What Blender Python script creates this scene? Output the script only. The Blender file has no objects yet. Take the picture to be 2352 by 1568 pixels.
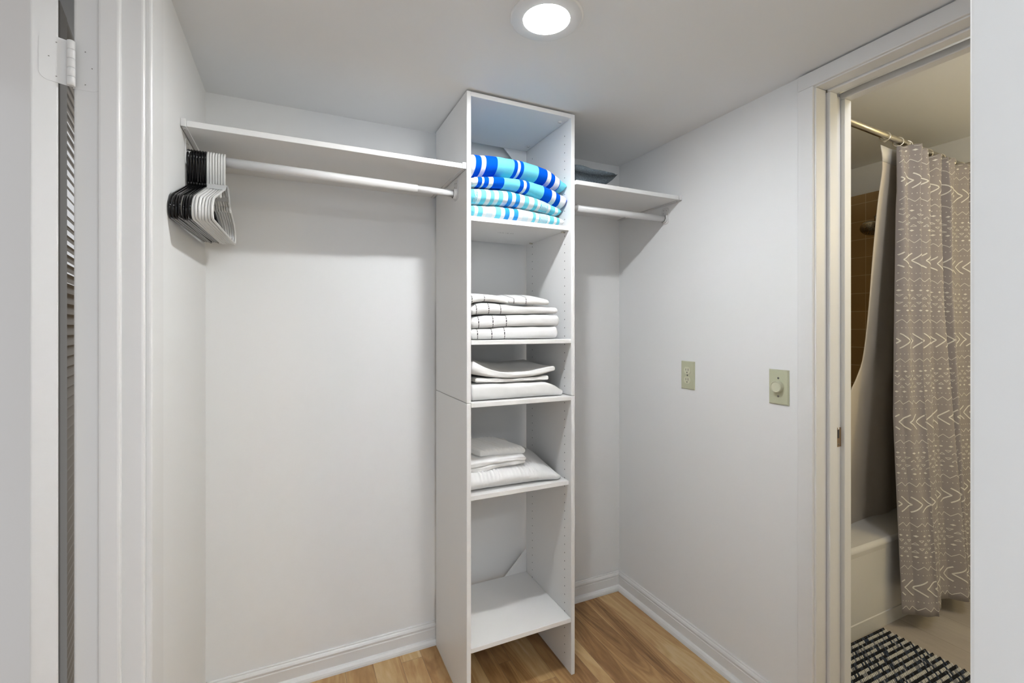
import bpy, bmesh, math, random
import numpy as np
from mathutils import Vector, Matrix
random.seed(7)
C = bpy.context.scene.collection

# ------------------------------------------------------------------ camera
F, YAW, CY, CZ = 1072.3, math.radians(25.095), 750.28, 1.287
cam = bpy.data.cameras.new('camera')
cam.sensor_width = 36.0
cam.lens = F / 2352 * 36.0
cam.shift_y = -(784 - CY) / 2352
cam.clip_start = 0.02
camo = bpy.data.objects.new('camera', cam)
camo.location = (0, 0, CZ)
camo.rotation_euler = (math.pi / 2, 0, -YAW)
C.objects.link(camo)
bpy.context.scene.camera = camo

# ------------------------------------------------------------------ light + exposure
vs = bpy.context.scene.view_settings
vs.view_transform = 'Standard'
vs.look = 'None'
vs.gamma = 1.0
vs.exposure = 0.0
vs.use_curve_mapping = False
w = bpy.data.worlds.new('world')
bpy.context.scene.world = w
w.use_nodes = True
w.node_tree.nodes['Background'].inputs[0].default_value = (0.97, 0.98, 1.0, 1)
w.node_tree.nodes['Background'].inputs[1].default_value = 0.66
LAMP = 270.0                      # radiance of the recessed ceiling lamp
HALL = 13.4                       # unseen fill light added in the hallway behind the camera
VAN = 14.0                         # warm lamp over the bathroom vanity
BATH = 9.0                       # unseen fill added to brighten the liner, tub apron and curtain


def area(name, loc, target, size, power, col):
    l = bpy.data.lights.new(name, 'AREA')
    l.shape = 'DISK'
    l.size = size
    l.energy = power
    l.color = col
    o = bpy.data.objects.new(name, l)
    o.location = loc
    o.rotation_euler = (Vector(target) - Vector(loc)).to_track_quat('-Z', 'Y').to_euler()
    C.objects.link(o)


area('hall_fill', (0.40, -0.75, 2.070), (0.40, -0.75, 0.0), 0.22, HALL, (0.93, 0.985, 1.03))
for nm_, loc_, pw_, col_ in (('vanity_lamp', (2.72, -0.30, 1.86), VAN, (1.0, 0.80, 0.40)), ('bathroom_fill', (1.74, 0.22, 2.16), BATH, (0.93, 0.95, 1.0))):
    vl = bpy.data.lights.new(nm_, 'POINT')
    vl.energy = pw_
    vl.color = col_
    vl.shadow_soft_size = 0.07
    vo = bpy.data.objects.new(nm_, vl)
    vo.location = loc_
    C.objects.link(vo)

# ------------------------------------------------------------------ room dimensions
XR, YB, XL, H = 1.4615, 1.8688, -0.2684, 2.0803


def at(px, py, ax, val):
    """point of the room plane ax = val seen along the given direction"""
    l = (px - 1176) / F
    v = (CY - py) / F
    d = (math.sin(YAW) + l * math.cos(YAW), math.cos(YAW) - l * math.sin(YAW), v)
    o = (0, 0, CZ)
    i = 'xyz'.index(ax)
    t = (val - o[i]) / d[i]
    return Vector([o[k] + d[k] * t for k in range(3)])


# ------------------------------------------------------------------ materials
def mat(name, col, rough=0.5, metal=0.0, bump=0.0, bscale=60.0, var=0.0, vscale=8.0, spec=0.5, sheen=0.0, coords='Object', stretch=(1, 1, 1), detail=4):
    m = bpy.data.materials.new(name)
    m.use_nodes = True
    nt = m.node_tree
    b = nt.nodes['Principled BSDF']
    b.inputs['Base Color'].default_value = (*col, 1)
    b.inputs['Roughness'].default_value = rough
    b.inputs['Metallic'].default_value = metal
    b.inputs['Specular IOR Level'].default_value = spec
    if sheen:
        b.inputs['Sheen Weight'].default_value = sheen
    if bump or var:
        tc = nt.nodes.new('ShaderNodeTexCoord')
        mp = nt.nodes.new('ShaderNodeMapping')
        mp.inputs['Scale'].default_value = stretch
        nt.links.new(tc.outputs[coords], mp.inputs['Vector'])
    if bump:
        n = nt.nodes.new('ShaderNodeTexNoise')
        n.inputs['Scale'].default_value = bscale
        n.inputs['Detail'].default_value = detail
        bp = nt.nodes.new('ShaderNodeBump')
        bp.inputs['Strength'].default_value = bump
        bp.inputs['Distance'].default_value = 0.004
        nt.links.new(mp.outputs[0], n.inputs['Vector'])
        nt.links.new(n.outputs['Fac'], bp.inputs['Height'])
        nt.links.new(bp.outputs[0], b.inputs['Normal'])
    if var:
        n2 = nt.nodes.new('ShaderNodeTexNoise')
        n2.inputs['Scale'].default_value = vscale
        mx = nt.nodes.new('ShaderNodeMix')
        mx.data_type = 'RGBA'
        mx.inputs['A'].default_value = (*[c * (1 - var) for c in col], 1)
        mx.inputs['B'].default_value = (*[min(1, c * (1 + var)) for c in col], 1)
        nt.links.new(mp.outputs[0], n2.inputs['Vector'])
        nt.links.new(n2.outputs['Fac'], mx.inputs['Factor'])
        nt.links.new(mx.outputs['Result'], b.inputs['Base Color'])
    return m


def emis(name, col, s):
    m = bpy.data.materials.new(name)
    m.use_nodes = True
    b = m.node_tree.nodes['Principled BSDF']
    b.inputs['Base Color'].default_value = (0.9, 0.9, 0.9, 1)
    b.inputs['Emission Color'].default_value = (*col, 1)
    b.inputs['Emission Strength'].default_value = s
    return m


WALL = mat('wall_paint', (0.90, 0.905, 0.908), 0.55, bump=0.05, bscale=35, spec=0.3)
CEIL = mat('ceiling_paint', (0.91, 0.913, 0.915), 0.8, bump=0.03, bscale=60, spec=0.2)
TRIM = mat('trim_paint', (0.84, 0.84, 0.838), 0.32, bump=0.05, bscale=18, stretch=(1, 1, 0.15))
MELA = mat('white_melamine', (0.90, 0.90, 0.90), 0.36, bump=0.02, bscale=300)
PIN = mat('pin_hole_dark', (0.06, 0.06, 0.065), 0.8)
SEAM = mat('shadow_gap', (0.10, 0.10, 0.10), 0.9)
METW = mat('white_powder_coat', (0.80, 0.80, 0.805), 0.35)
SCREW = mat('screw_dark', (0.22, 0.21, 0.19), 0.45, 0.6)
BLACK = mat('black_plastic', (0.004, 0.004, 0.005), 0.12, spec=0.3)
WPLAS = mat('white_plastic', (0.80, 0.80, 0.79), 0.30)
IVORY = mat('ivory_plastic', (0.56, 0.57, 0.41), 0.40)
IVORY2 = mat('pale_ivory_plastic', (0.68, 0.68, 0.52), 0.38)
TERRY = mat('white_terry', (0.86, 0.865, 0.87), 0.95, bump=0.30, bscale=900, spec=0.1, sheen=0.3)
SHEET = mat('white_cotton', (0.86, 0.865, 0.865), 0.85, bump=0.25, bscale=22, spec=0.15)
DOT = mat('charcoal_stitch', (0.06, 0.06, 0.065), 0.9)
BW = mat('beach_white', (0.86, 0.88, 0.90), 0.95, bump=0.22, bscale=800, spec=0.1)
BB = mat('beach_blue', (0.0, 0.095, 0.62), 0.95, bump=0.22, bscale=800, var=0.12, vscale=40, spec=0.1)
BA = mat('beach_aqua', (0.18, 0.66, 0.80), 0.95, bump=0.22, bscale=800, var=0.05, vscale=40, spec=0.1)
BM = mat('beach_mid_blue', (0.035, 0.30, 0.72), 0.95, bump=0.22, bscale=800, var=0.08, vscale=40, spec=0.1)
BP = mat('beach_pale', (0.68, 0.82, 0.88), 0.95, bump=0.22, bscale=800, spec=0.1)
CUSH = mat('grey_tweed', (0.12, 0.145, 0.165), 0.95, bump=0.7, bscale=260, var=0.75, vscale=240, spec=0.1, stretch=(1, 0.35, 1))
NICK = mat('brushed_nickel', (0.62, 0.58, 0.50), 0.28, 1.0)
CHROME = mat('dull_chrome', (0.42, 0.38, 0.30), 0.22, 1.0)
BRASS = mat('worn_brass', (0.34, 0.24, 0.15), 0.45, 0.6)
TUB = mat('white_enamel', (0.70, 0.69, 0.67), 0.14)
CURT = mat('curtain_taupe', (0.335, 0.305, 0.305), 0.9, bump=0.15, bscale=400, spec=0.1, sheen=0.2)
CWHT = mat('curtain_print', (0.80, 0.78, 0.74), 0.9, spec=0.1)
LINER = mat('liner_fabric', (0.60, 0.54, 0.46), 0.7, bump=0.2, bscale=14, spec=0.2)
MATB = mat('yarn_black', (0.012, 0.014, 0.02), 0.95, bump=0.6, bscale=500)
MATN = mat('yarn_navy', (0.05, 0.065, 0.10), 0.95, bump=0.6, bscale=500)
MATW = mat('yarn_white', (0.72, 0.70, 0.66), 0.95, bump=0.6, bscale=500)
MATG = mat('yarn_grey', (0.32, 0.32, 0.34), 0.95, bump=0.6, bscale=500)
LOUV = mat('louver_shaded', (0.40, 0.32, 0.22), 0.5)  # dim warm shade of the next room put into the brown
LOUVF = mat('louver_frame_paint', (0.60, 0.57, 0.52), 0.5)
LAMPM = emis('lamp_glow', (0.965, 0.99, 1.01), LAMP)
_nt = LAMPM.node_tree
_tc = _nt.nodes.new('ShaderNodeTexCoord')
_ln = _nt.nodes.new('ShaderNodeVectorMath'); _ln.operation = 'LENGTH'
_mr = _nt.nodes.new('ShaderNodeMapRange')
_mr.inputs['From Min'].default_value = 0.020
_mr.inputs['From Max'].default_value = 0.052
_mr.inputs['To Min'].default_value = LAMP * 3.0
_mr.inputs['To Max'].default_value = LAMP * 0.12
_nt.links.new(_tc.outputs['Object'], _ln.inputs[0])
_nt.links.new(_ln.outputs['Value'], _mr.inputs['Value'])
_nt.links.new(_mr.outputs['Result'], _nt.nodes['Principled BSDF'].inputs['Emission Strength'])
BCEIL = mat('bath_ceiling', (0.86, 0.88, 0.90), 0.9, bump=0.10, bscale=90)


def clear_plastic():
    m = bpy.data.materials.new('clear_plastic')
    m.use_nodes = True
    b = m.node_tree.nodes['Principled BSDF']
    b.inputs['Base Color'].default_value = (0.86, 0.87, 0.88, 1)
    b.inputs['Roughness'].default_value = 0.12
    b.inputs['Alpha'].default_value = 0.55
    return m


CLEAR = clear_plastic()


def tile_mat():
    m = bpy.data.materials.new('shower_tile')
    m.use_nodes = True
    nt = m.node_tree
    b = nt.nodes['Principled BSDF']
    tc = nt.nodes.new('ShaderNodeTexCoord')
    mp = nt.nodes.new('ShaderNodeMapping')
    mp.inputs['Rotation'].default_value = (0, math.pi / 2, 0)
    sx = nt.nodes.new('ShaderNodeSeparateXYZ')
    cb = nt.nodes.new('ShaderNodeCombineXYZ')
    ad = nt.nodes.new('ShaderNodeMath')
    ad.operation = 'ADD'
    nt.links.new(tc.outputs['Object'], sx.inputs[0])
    nt.links.new(sx.outputs['X'], ad.inputs[0])
    nt.links.new(sx.outputs['Y'], ad.inputs[1])
    ax_ = nt.nodes.new('ShaderNodeMath'); ax_.operation = 'ADD'; ax_.inputs[1].default_value = 0.033
    az_ = nt.nodes.new('ShaderNodeMath'); az_.operation = 'ADD'; az_.inputs[1].default_value = 0.024
    nt.links.new(ad.outputs[0], ax_.inputs[0])
    nt.links.new(sx.outputs['Z'], az_.inputs[0])
    nt.links.new(ax_.outputs[0], cb.inputs['X'])
    nt.links.new(az_.outputs[0], cb.inputs['Y'])
    br = nt.nodes.new('ShaderNodeTexBrick')
    br.offset = 0.0
    br.inputs['Scale'].default_value = 1.0
    br.inputs['Brick Width'].default_value = 0.108
    br.inputs['Row Height'].default_value = 0.108
    br.inputs['Mortar Size'].default_value = 0.0016
    br.inputs['Color1'].default_value = (0.42, 0.27, 0.11, 1)
    br.inputs['Color2'].default_value = (0.38, 0.24, 0.095, 1)
    br.inputs['Mortar'].default_value = (0.62, 0.48, 0.28, 1)
    nt.links.new(cb.outputs[0], br.inputs['Vector'])
    nt.links.new(br.outputs['Color'], b.inputs['Base Color'])
    b.inputs['Roughness'].default_value = 0.25
    return m


TILE = tile_mat()


def wood_mat(name, cols, scale, rough, stretch, ring=0.075, cont=1.55):
    """boards carry a 'tone' colour attribute (tone, seed, seed2)"""
    m = bpy.data.materials.new(name)
    m.use_nodes = True
    nt = m.node_tree
    b = nt.nodes['Principled BSDF']
    at_ = nt.nodes.new('ShaderNodeAttribute')
    at_.attribute_name = 'tone'
    sp = nt.nodes.new('ShaderNodeSeparateColor')
    nt.links.new(at_.outputs['Color'], sp.inputs[0])
    tc = nt.nodes.new('ShaderNodeTexCoord')
    mp = nt.nodes.new('ShaderNodeMapping')
    mp.inputs['Scale'].default_value = stretch
    nt.links.new(tc.outputs['Object'], mp.inputs['Vector'])
    off = nt.nodes.new('ShaderNodeVectorMath')
    off.operation = 'ADD'
    sc = nt.nodes.new('ShaderNodeVectorMath')
    sc.operation = 'SCALE'
    sc.inputs['Scale'].default_value = 40
    nt.links.new(at_.outputs['Color'], sc.inputs[0])
    nt.links.new(mp.outputs[0], off.inputs[0])
    nt.links.new(sc.outputs[0], off.inputs[1])
    n = nt.nodes.new('ShaderNodeTexNoise')
    n.inputs['Scale'].default_value = scale
    n.inputs['Detail'].default_value = 5
    n.inputs['Distortion'].default_value = 0.8
    nt.links.new(off.outputs[0], n.inputs['Vector'])
    # growth-ring bands from the noise field
    ml = nt.nodes.new('ShaderNodeMath'); ml.operation = 'MULTIPLY'; ml.inputs[1].default_value = 85
    nt.links.new(n.outputs['Fac'], ml.inputs[0])
    sn = nt.nodes.new('ShaderNodeMath'); sn.operation = 'SINE'
    nt.links.new(ml.outputs[0], sn.inputs[0])
    # fine pores
    n2 = nt.nodes.new('ShaderNodeTexNoise')
    n2.inputs['Scale'].default_value = scale * 14
    n2.inputs['Detail'].default_value = 3
    nt.links.new(off.outputs[0], n2.inputs['Vector'])
    a1 = nt.nodes.new('ShaderNodeMath'); a1.operation = 'MULTIPLY_ADD'
    a1.inputs[1].default_value = ring
    nt.links.new(sn.outputs[0], a1.inputs[0])
    nt.links.new(sp.outputs[0], a1.inputs[2])
    s2 = nt.nodes.new('ShaderNodeMath'); s2.operation = 'SUBTRACT'; s2.inputs[1].default_value = 0.5
    nt.links.new(n2.outputs['Fac'], s2.inputs[0])
    a2 = nt.nodes.new('ShaderNodeMath'); a2.operation = 'MULTIPLY_ADD'; a2.inputs[1].default_value = 0.35
    nt.links.new(s2.outputs[0], a2.inputs[0])
    nt.links.new(a1.outputs[0], a2.inputs[2])
    s3 = nt.nodes.new('ShaderNodeMath'); s3.operation = 'SUBTRACT'; s3.inputs[1].default_value = 0.5
    nt.links.new(n.outputs['Fac'], s3.inputs[0])
    a3 = nt.nodes.new('ShaderNodeMath'); a3.operation = 'MULTIPLY_ADD'; a3.inputs[1].default_value = cont
    nt.links.new(s3.outputs[0], a3.inputs[0])
    nt.links.new(a2.outputs[0], a3.inputs[2])
    cr = nt.nodes.new('ShaderNodeValToRGB')
    el = cr.color_ramp.elements
    el[0].position = 0.0; el[0].color = (*cols[0], 1)
    el[1].position = 1.0; el[1].color = (*cols[-1], 1)
    for i, c in enumerate(cols[1:-1]):
        e = el.new((i + 1) / (len(cols) - 1)); e.color = (*c, 1)
    nt.links.new(a3.outputs[0], cr.inputs[0])
    nt.links.new(cr.outputs[0], b.inputs['Base Color'])
    b.inputs['Roughness'].default_value = rough
    return m


WOOD = wood_mat('hickory_laminate', [(0.13, 0.056, 0.016), (0.29, 0.150, 0.055), (0.45, 0.265, 0.110), (0.58, 0.39, 0.185), (0.68, 0.52, 0.30)], 5.5, 0.42, (1.0, 0.16, 1.0))
BTILE = wood_mat('plank_tile', [(0.26, 0.22, 0.18), (0.37, 0.32, 0.27), (0.46, 0.41, 0.36), (0.54, 0.49, 0.43)], 4.0, 0.35, (1.0, 0.2, 1.0), 0.03, 1.0)


# ------------------------------------------------------------------ mesh helpers
class MB:
    def __init__(self):
        self.v, self.f, self.m, self.s = [], [], [], []

    def add(self, vs_, fs_, mi=0, smooth=False):
        o = len(self.v)
        self.v += [tuple(p) for p in vs_]
        for f in fs_:
            self.f.append([i + o for i in f])
            self.m.append(mi)
            self.s.append(smooth)

    def box(self, a, b, mi=0):
        x0, y0, z0 = a
        x1, y1, z1 = b
        x0, x1 = min(x0, x1), max(x0, x1)
        y0, y1 = min(y0, y1), max(y0, y1)
        z0, z1 = min(z0, z1), max(z0, z1)
        V = [(x0, y0, z0), (x1, y0, z0), (x1, y1, z0), (x0, y1, z0), (x0, y0, z1), (x1, y0, z1), (x1, y1, z1), (x0, y1, z1)]
        self.add(V, [(0, 3, 2, 1), (4, 5, 6, 7), (0, 1, 5, 4), (1, 2, 6, 5), (2, 3, 7, 6), (3, 0, 4, 7)], mi)
        return self

    def prism(self, poly, p0, ex, ey, ez, mi=0):
        """poly in the (ex, ey) plane at p0, extruded by vector ez"""
        p0, ex, ey, ez = Vector(p0), Vector(ex), Vector(ey), Vector(ez)
        a = [p0 + ex * u + ey * v for u, v in poly]
        n = len(a)
        V = a + [p + ez for p in a]
        F_ = [list(range(n))[::-1], list(range(n, 2 * n))] + [(i, (i + 1) % n, n + (i + 1) % n, n + i) for i in range(n)]
        self.add(V, F_, mi)
        return self

    def loft(self, rings, mi=0, closed=True, cap=True, smooth=True):
        n = len(rings[0])
        V = [p for r in rings for p in r]
        F_ = []
        for k in range(len(rings) - 1):
            for i in range(n if closed else n - 1):
                j = (i + 1) % n
                F_.append((k * n + i, k * n + j, (k + 1) * n + j, (k + 1) * n + i))
        o = len(self.v)
        self.add(V, F_, mi, smooth)
        if cap:
            for base, rev in ((o, True), (o + (len(rings) - 1) * n, False)):
                q = [base + i for i in range(n)]
                self.f.append(q[::-1] if rev else q)
                self.m.append(mi)
                self.s.append(False)
        return self

    def tube(self, pts, r, n=10, mi=0, cap=True):
        pts = [Vector(p) for p in pts]
        rs = r if isinstance(r, (list, tuple)) else [r] * len(pts)
        rings = []
        up = None
        for i, p in enumerate(pts):
            d = (pts[min(i + 1, len(pts) - 1)] - pts[max(i - 1, 0)]).normalized()
            if up is None:
                up = Vector((0, 0, 1)) if abs(d.z) < 0.9 else Vector((1, 0, 0))
            a = (up - d * up.dot(d)).normalized()
            b = d.cross(a)
            up = a
            rings.append([p + a * (math.cos(t) * rs[i]) + b * (math.sin(t) * rs[i]) for t in [2 * math.pi * k / n for k in range(n)]])
        return self.loft(rings, mi, True, cap)

    def lathe(self, prof, c, axis='z', n=48, mi=0, cap=False):
        c = Vector(c)
        rings = []
        for r, h in prof:
            R = []
            for k in range(n):
                t = 2 * math.pi * k / n
                u, v = r * math.cos(t), r * math.sin(t)
                R.append(c + Vector({'z': (u, v, h), 'x': (h, u, v), 'y': (u, h, v)}[axis]))
            rings.append(R)
        return self.loft(rings, mi, True, cap)

    def disc(self, c, nrm, r, n=8, mi=0):
        c, nrm = Vector(c), Vector(nrm).normalized()
        a = nrm.orthogonal().normalized()
        b = nrm.cross(a)
        self.add([c + a * r * math.cos(2 * math.pi * k / n) + b * r * math.sin(2 * math.pi * k / n) for k in range(n)], [tuple(range(n))], mi)

    def build(self, name, mats, parent=None, bevel=0.0, seg=2, origin=None, subsurf=0):
        me = bpy.data.meshes.new(name)
        o = bpy.data.objects.new(name, me)
        V = self.v
        if origin is not None:
            V = [(x - origin[0], y - origin[1], z - origin[2]) for x, y, z in V]
        me.from_pydata(V, [], self.f)
        if not isinstance(mats, (list, tuple)):
            mats = [mats]
        for m_ in mats:
            me.materials.append(m_)
        me.polygons.foreach_set('material_index', self.m)
        me.polygons.foreach_set('use_smooth', self.s)
        me.update()
        bm = bmesh.new()
        bm.from_mesh(me)
        bmesh.ops.recalc_face_normals(bm, faces=[f for f in bm.faces])
        bm.to_mesh(me)
        bm.free()
        C.objects.link(o)
        if origin is not None:
            o.location = origin
        if parent is not None:
            o.parent = parent
            o.matrix_parent_inverse = Matrix.Translation(-Vector(parent.location))
        if bevel:
            bv = o.modifiers.new('bevel', 'BEVEL')
            bv.width = bevel
            bv.segments = seg
            bv.limit_method = 'ANGLE'
            bv.angle_limit = math.radians(40)
        if subsurf:
            ss = o.modifiers.new('sub', 'SUBSURF')
            ss.levels = ss.render_levels = subsurf
        return o


def tag(o, label=None, cat=None, group=None, kind=None):
    for k, v in (('label', label), ('category', cat), ('group', group), ('kind', kind)):
        if v:
            o[k] = v
    return o


def empty(name, loc, label, cat, group=None):
    o = bpy.data.objects.new(name, None)
    o.location = loc
    o.empty_display_size = 0.05
    C.objects.link(o)
    bpy.context.view_layer.update()
    return tag(o, label, cat, group)


def bx(name, a, b, m, parent=None, bevel=0.0, **k):
    return MB().box(a, b).build(name, m, parent, bevel, **k)


def struct(o):
    o['kind'] = 'structure'
    return o


def catmull(xk, yk, x):
    """smooth interpolation of control values"""
    xk, yk = list(xk), list(yk)
    if x <= xk[0]:
        return yk[0]
    if x >= xk[-1]:
        return yk[-1]
    i = max(j for j in range(len(xk)) if xk[j] <= x)
    i = min(i, len(xk) - 2)
    t = (x - xk[i]) / (xk[i + 1] - xk[i])

    def slope(j):
        if j <= 0 or j >= len(xk) - 1:
            j0, j1 = max(j - 1, 0), min(j + 1, len(xk) - 1)
            return (yk[j1] - yk[j0]) / (xk[j1] - xk[j0])
        return (yk[j + 1] - yk[j - 1]) / (xk[j + 1] - xk[j - 1])
    h = xk[i + 1] - xk[i]
    m0, m1 = slope(i) * h, slope(i + 1) * h
    t2, t3 = t * t, t * t * t
    return (2 * t3 - 3 * t2 + 1) * yk[i] + (t3 - 2 * t2 + t) * m0 + (-2 * t3 + 3 * t2) * yk[i + 1] + (t3 - t2) * m1


# ------------------------------------------------------------------ room shell
FY0 = -1.3                      # the floor and ceiling run on behind the photographer
DY1, DY0 = 0.905, 0.225         # bathroom doorway along the right wall
DZ = 2.026
XW = 1.625                      # bathroom face of the right wall
# floor: laminate boards in one mesh
mb = MB()
tones = []
x = -2.2
fr = random.Random(11)
while x < 1.62:
    wd = fr.choice([0.05, 0.065, 0.08, 0.10, 0.115, 0.125])
    if 1.62 - (x + wd) < 0.10:
        wd = 1.62 - x
    y = FY0 - fr.random() * 1.6
    while y < YB:
        ln = fr.uniform(1.5, 2.2)
        x1 = min(x + wd, 1.62)
        y0_, y1_ = max(y, FY0), min(y + ln, YB)
        if y1_ > y0_:
            g = 0.0004
            mb.add([(x + g, y0_ + g, 0), (x1 - g, y0_ + g, 0), (x1 - g, y1_ - g, 0), (x + g, y1_ - g, 0)], [(0, 1, 2, 3)], 0)
            tones.append((min(0.95, max(0.05, fr.gauss(0.52, 0.13))), fr.random(), fr.random()))
        y += ln
    x += wd
mb.box((-2.2, FY0, -0.05), (1.62, YB, -0.0012), 1)
fl = mb.build('floor', [WOOD, SEAM])
ca = fl.data.color_attributes.new('tone', 'FLOAT_COLOR', 'CORNER')
for p in fl.data.polygons:
    t = tones[p.index] if p.index < len(tones) else (0.1, 0.1, 0.1)
    for li in p.loop_indices:
        ca.data[li].color = (*t, 1)
struct(fl)
struct(bx('ceiling', (-2.2, FY0, H), (XW, YB + 0.1, H + 0.05), CEIL))
struct(bx('wall_back', (XL - 0.1, YB, 0), (1.58, YB + 0.1, H), WALL))
LJ = 1.14                       # far jamb of the left doorway
mb = MB()
mb.box((XL - 0.105, LJ + 0.012, 0), (XL, YB, H))
mb.box((XL - 0.105, 0.32, 2.06), (XL, LJ + 0.012, H))
mb.box((XL - 0.105, FY0, 0), (XL, 0.32, H))
struct(mb.build('wall_left', WALL))
mb = MB()
mb.box((XR, DY1 + 0.012, 0), (XW, YB, 2.25))
mb.box((XR, DY0 - 0.02, DZ + 0.025), (XW, DY1 + 0.012, 2.25))
mb.box((XR, -0.6, 0), (XW, DY0 - 0.02, 2.25))
struct(mb.build('wall_right', WALL))
struct(MB().box((0.563, FY0, 0), (XR - 0.0005, 0.211, H - 0.001)).build('wall_front', WALL, bevel=0.004, seg=3))

struct(bx('wall_hall_end', (XL - 0.105, FY0 - 0.1, 0), (0.70, FY0, H), WALL))

# baseboards: flat board, ogee cap and quarter-round shoe
BP_ = [(0, 0), (0.029, 0), (0.0285, 0.007), (0.026, 0.014), (0.0205, 0.0205), (0.0128, 0.0225), (0.0128, 0.058), (0.0105, 0.0605), (0.0105, 0.064),
       (0.0135, 0.067), (0.0135, 0.071), (0.0105, 0.0765), (0.0062, 0.080), (0.0062, 0.083), (0.004, 0.0855), (0, 0.0855)]
struct(MB().prism(BP_, (XL, YB - 0.0003, 0), (0, -1, 0), (0, 0, 1), (XR - XL, 0, 0)).build('baseboard_back', TRIM))
struct(MB().prism(BP_, (XR - 0.0003, DY1 + 0.053, 0), (-1, 0, 0), (0, 0, 1), (0, YB - DY1 - 0.053, 0)).build('baseboard_right', TRIM))
struct(MB().prism(BP_, (XL + 0.0003, LJ + 0.105, 0), (1, 0, 0), (0, 0, 1), (0, YB - LJ - 0.105, 0)).build('baseboard_left', TRIM))

# bathroom doorway: flat casing, split pocket jamb, head
cs = 0.013
mb = MB()
mb.box((XR - cs, DY1 + 0.0045, 0), (XR, DY1 + 0.0525, 2.0295))
mb.prism([(DY1 + 0.0525, 2.0295 + 0.046), (DY1 + 0.0525, 2.0295), (DY1 + 0.0045, 2.0295), (DY0 - 0.02, 2.0295), (DY0 - 0.02, 2.0755)], (XR - cs, 0, 0), (0, 1, 0), (0, 0, 1), (cs, 0, 0))
struct(mb.build('trim_1', TRIM, bevel=0.0025))
tag(bpy.data.objects['trim_1'], 'white casing around the bathroom doorway')
mb = MB()                        # upright split jamb
mb.box((XR - 0.004, DY1, 0), (1.5095, DY1 + 0.0122, DZ))
mb.box((1.5105, DY1 - 0.010, 0), (1.549, DY1 + 0.0122, DZ - 0.006))
mb.box((1.549, DY1 + 0.006, 0), (1.5935, DY1 + 0.0122, DZ))
mb.box((1.5935, DY1 - 0.006, 0), (XW + 0.004, DY1 + 0.0122, DZ - 0.010))
# head: closet half, stop, open track slot, bathroom half
mb.box((XR - 0.004, DY0 - 0.02, DZ), (1.5095, DY1 + 0.012, DZ + 0.012))
mb.box((1.5105, DY0 - 0.02, DZ - 0.006), (1.549, DY1 - 0.0003, DZ + 0.012))
mb.box((1.549, DY0 - 0.02, DZ + 0.020), (1.5935, DY1 + 0.012, DZ + 0.026), 1)
mb.box((1.5935, DY0 - 0.02, DZ - 0.010), (XW + 0.004, DY1 + 0.012, DZ + 0.012))
struct(mb.build('trim_2', [TRIM, SEAM], bevel=0.004, seg=3))
# strike plate on the jamb
sp_o = (1.580, DY1 + 0.006, 0.932)
sp = empty('strike_plate', sp_o, 'small worn brass strike plate in the bathroom door jamb', 'strike plate')
mb = MB()
mb.box((1.5665, DY1 + 0.0042, 0.9035), (1.5925, DY1 + 0.0058, 0.9645))
mb.box((1.5735, DY1 + 0.0036, 0.931), (1.582, DY1 + 0.0043, 0.958), 1)
mb.build('plate', [BRASS, PIN], sp)
mb = MB()
mb.lathe([(0.0001, -0.0008), (0.003, -0.0006), (0.0035, 0)], (1.579, DY1 + 0.0042, 0.9115), 'y', 12)
mb.build('screw', SCREW, sp)
mb = MB()
mb.lathe([(0.0001, -0.0008), (0.003, -0.0006), (0.0035, 0)], (1.579, DY1 + 0.0042, 0.9615), 'y', 12)
mb.build('screw', TRIM, sp)

# left doorway: casing on the closet wall, jamb with rabbet and stop
mb = MB()
mb.box((XL, LJ + 0.006, 0), (XL + 0.014, LJ + 0.098, 2.075))
mb.box((XL, 0.25, 2.055), (XL + 0.014, LJ + 0.006, 2.075))
struct(mb.build('trim_3', TRIM, bevel=0.005, seg=3))
mb = MB()
mb.box((-0.3735, LJ, 0), (XL + 0.003, LJ + 0.0125, 2.06))
mb.box((-0.3345, LJ - 0.012, 0), (-0.3005, LJ + 0.002, 2.06))
mb.box((-0.3735, 0.32, 2.06), (XL + 0.003, LJ + 0.01, 2.0790))
struct(mb.build('trim_4', TRIM, bevel=0.005, seg=3))

# ------------------------------------------------------------------ opened door on the left, with its hinge
HX, HY = -0.3722, 1.1275
th = math.radians(150)
ld = Vector((-math.sin(th), -math.cos(th), 0))       # along the leaf
ed = Vector((math.cos(th), -math.sin(th), 0))        # across the leaf, outer to inner face
hp = Vector((HX, HY, 0))
d1 = empty('door_1', (HX, HY, 0), 'white door swung open at the left edge, its painted hinge in view', 'door')
d1['kind'] = 'structure'
del d1['category']
p0 = hp + ld * 0.006
mb = MB()
mb.prism([(0.0, 0.0155), (0.0, 0.0525), (0.70, 0.0525), (0.70, 0.0155)], p0 + Vector((0, 0, 0.012)), ld, ed, (0, 0, 2.12))
mb.build('leaf', TRIM, d1, bevel=0.003, seg=3)
hz0, hz1 = at(160, 196, 'y', 1.1265).z, at(160, 92, 'y', 1.1265).z
mb = MB()
kn = (hz1 - hz0) / 5
for k in range(5):
    mb.lathe([(0.0001, 0.0), (0.0052, 0.0), (0.0060, 0.0006), (0.0060, kn - 0.0011), (0.0052, kn - 0.0005), (0.0001, kn - 0.0005)], (HX, HY, hz0 + k * kn), 'z', 24)
hg = mb.build('hinge', TRIM, d1)


def rounded(w_, h_, r, n=6):
    """plate outline: straight edge at u = 0, rounded corners at u = w_"""
    P = [(0, 0)]
    for k in range(n + 1):
        a = -math.pi / 2 + math.pi / 2 * k / n
        P.append((w_ - r + r * math.cos(a), r + r * math.sin(a)))
    for k in range(n + 1):
        a = math.pi / 2 * k / n
        P.append((w_ - r + r * math.cos(a), h_ - r + r * math.sin(a)))
    P.append((0, h_))
    return P


lh = hz1 - hz0
out = rounded(0.041, lh, 0.013)
nrm = -ld
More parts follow.
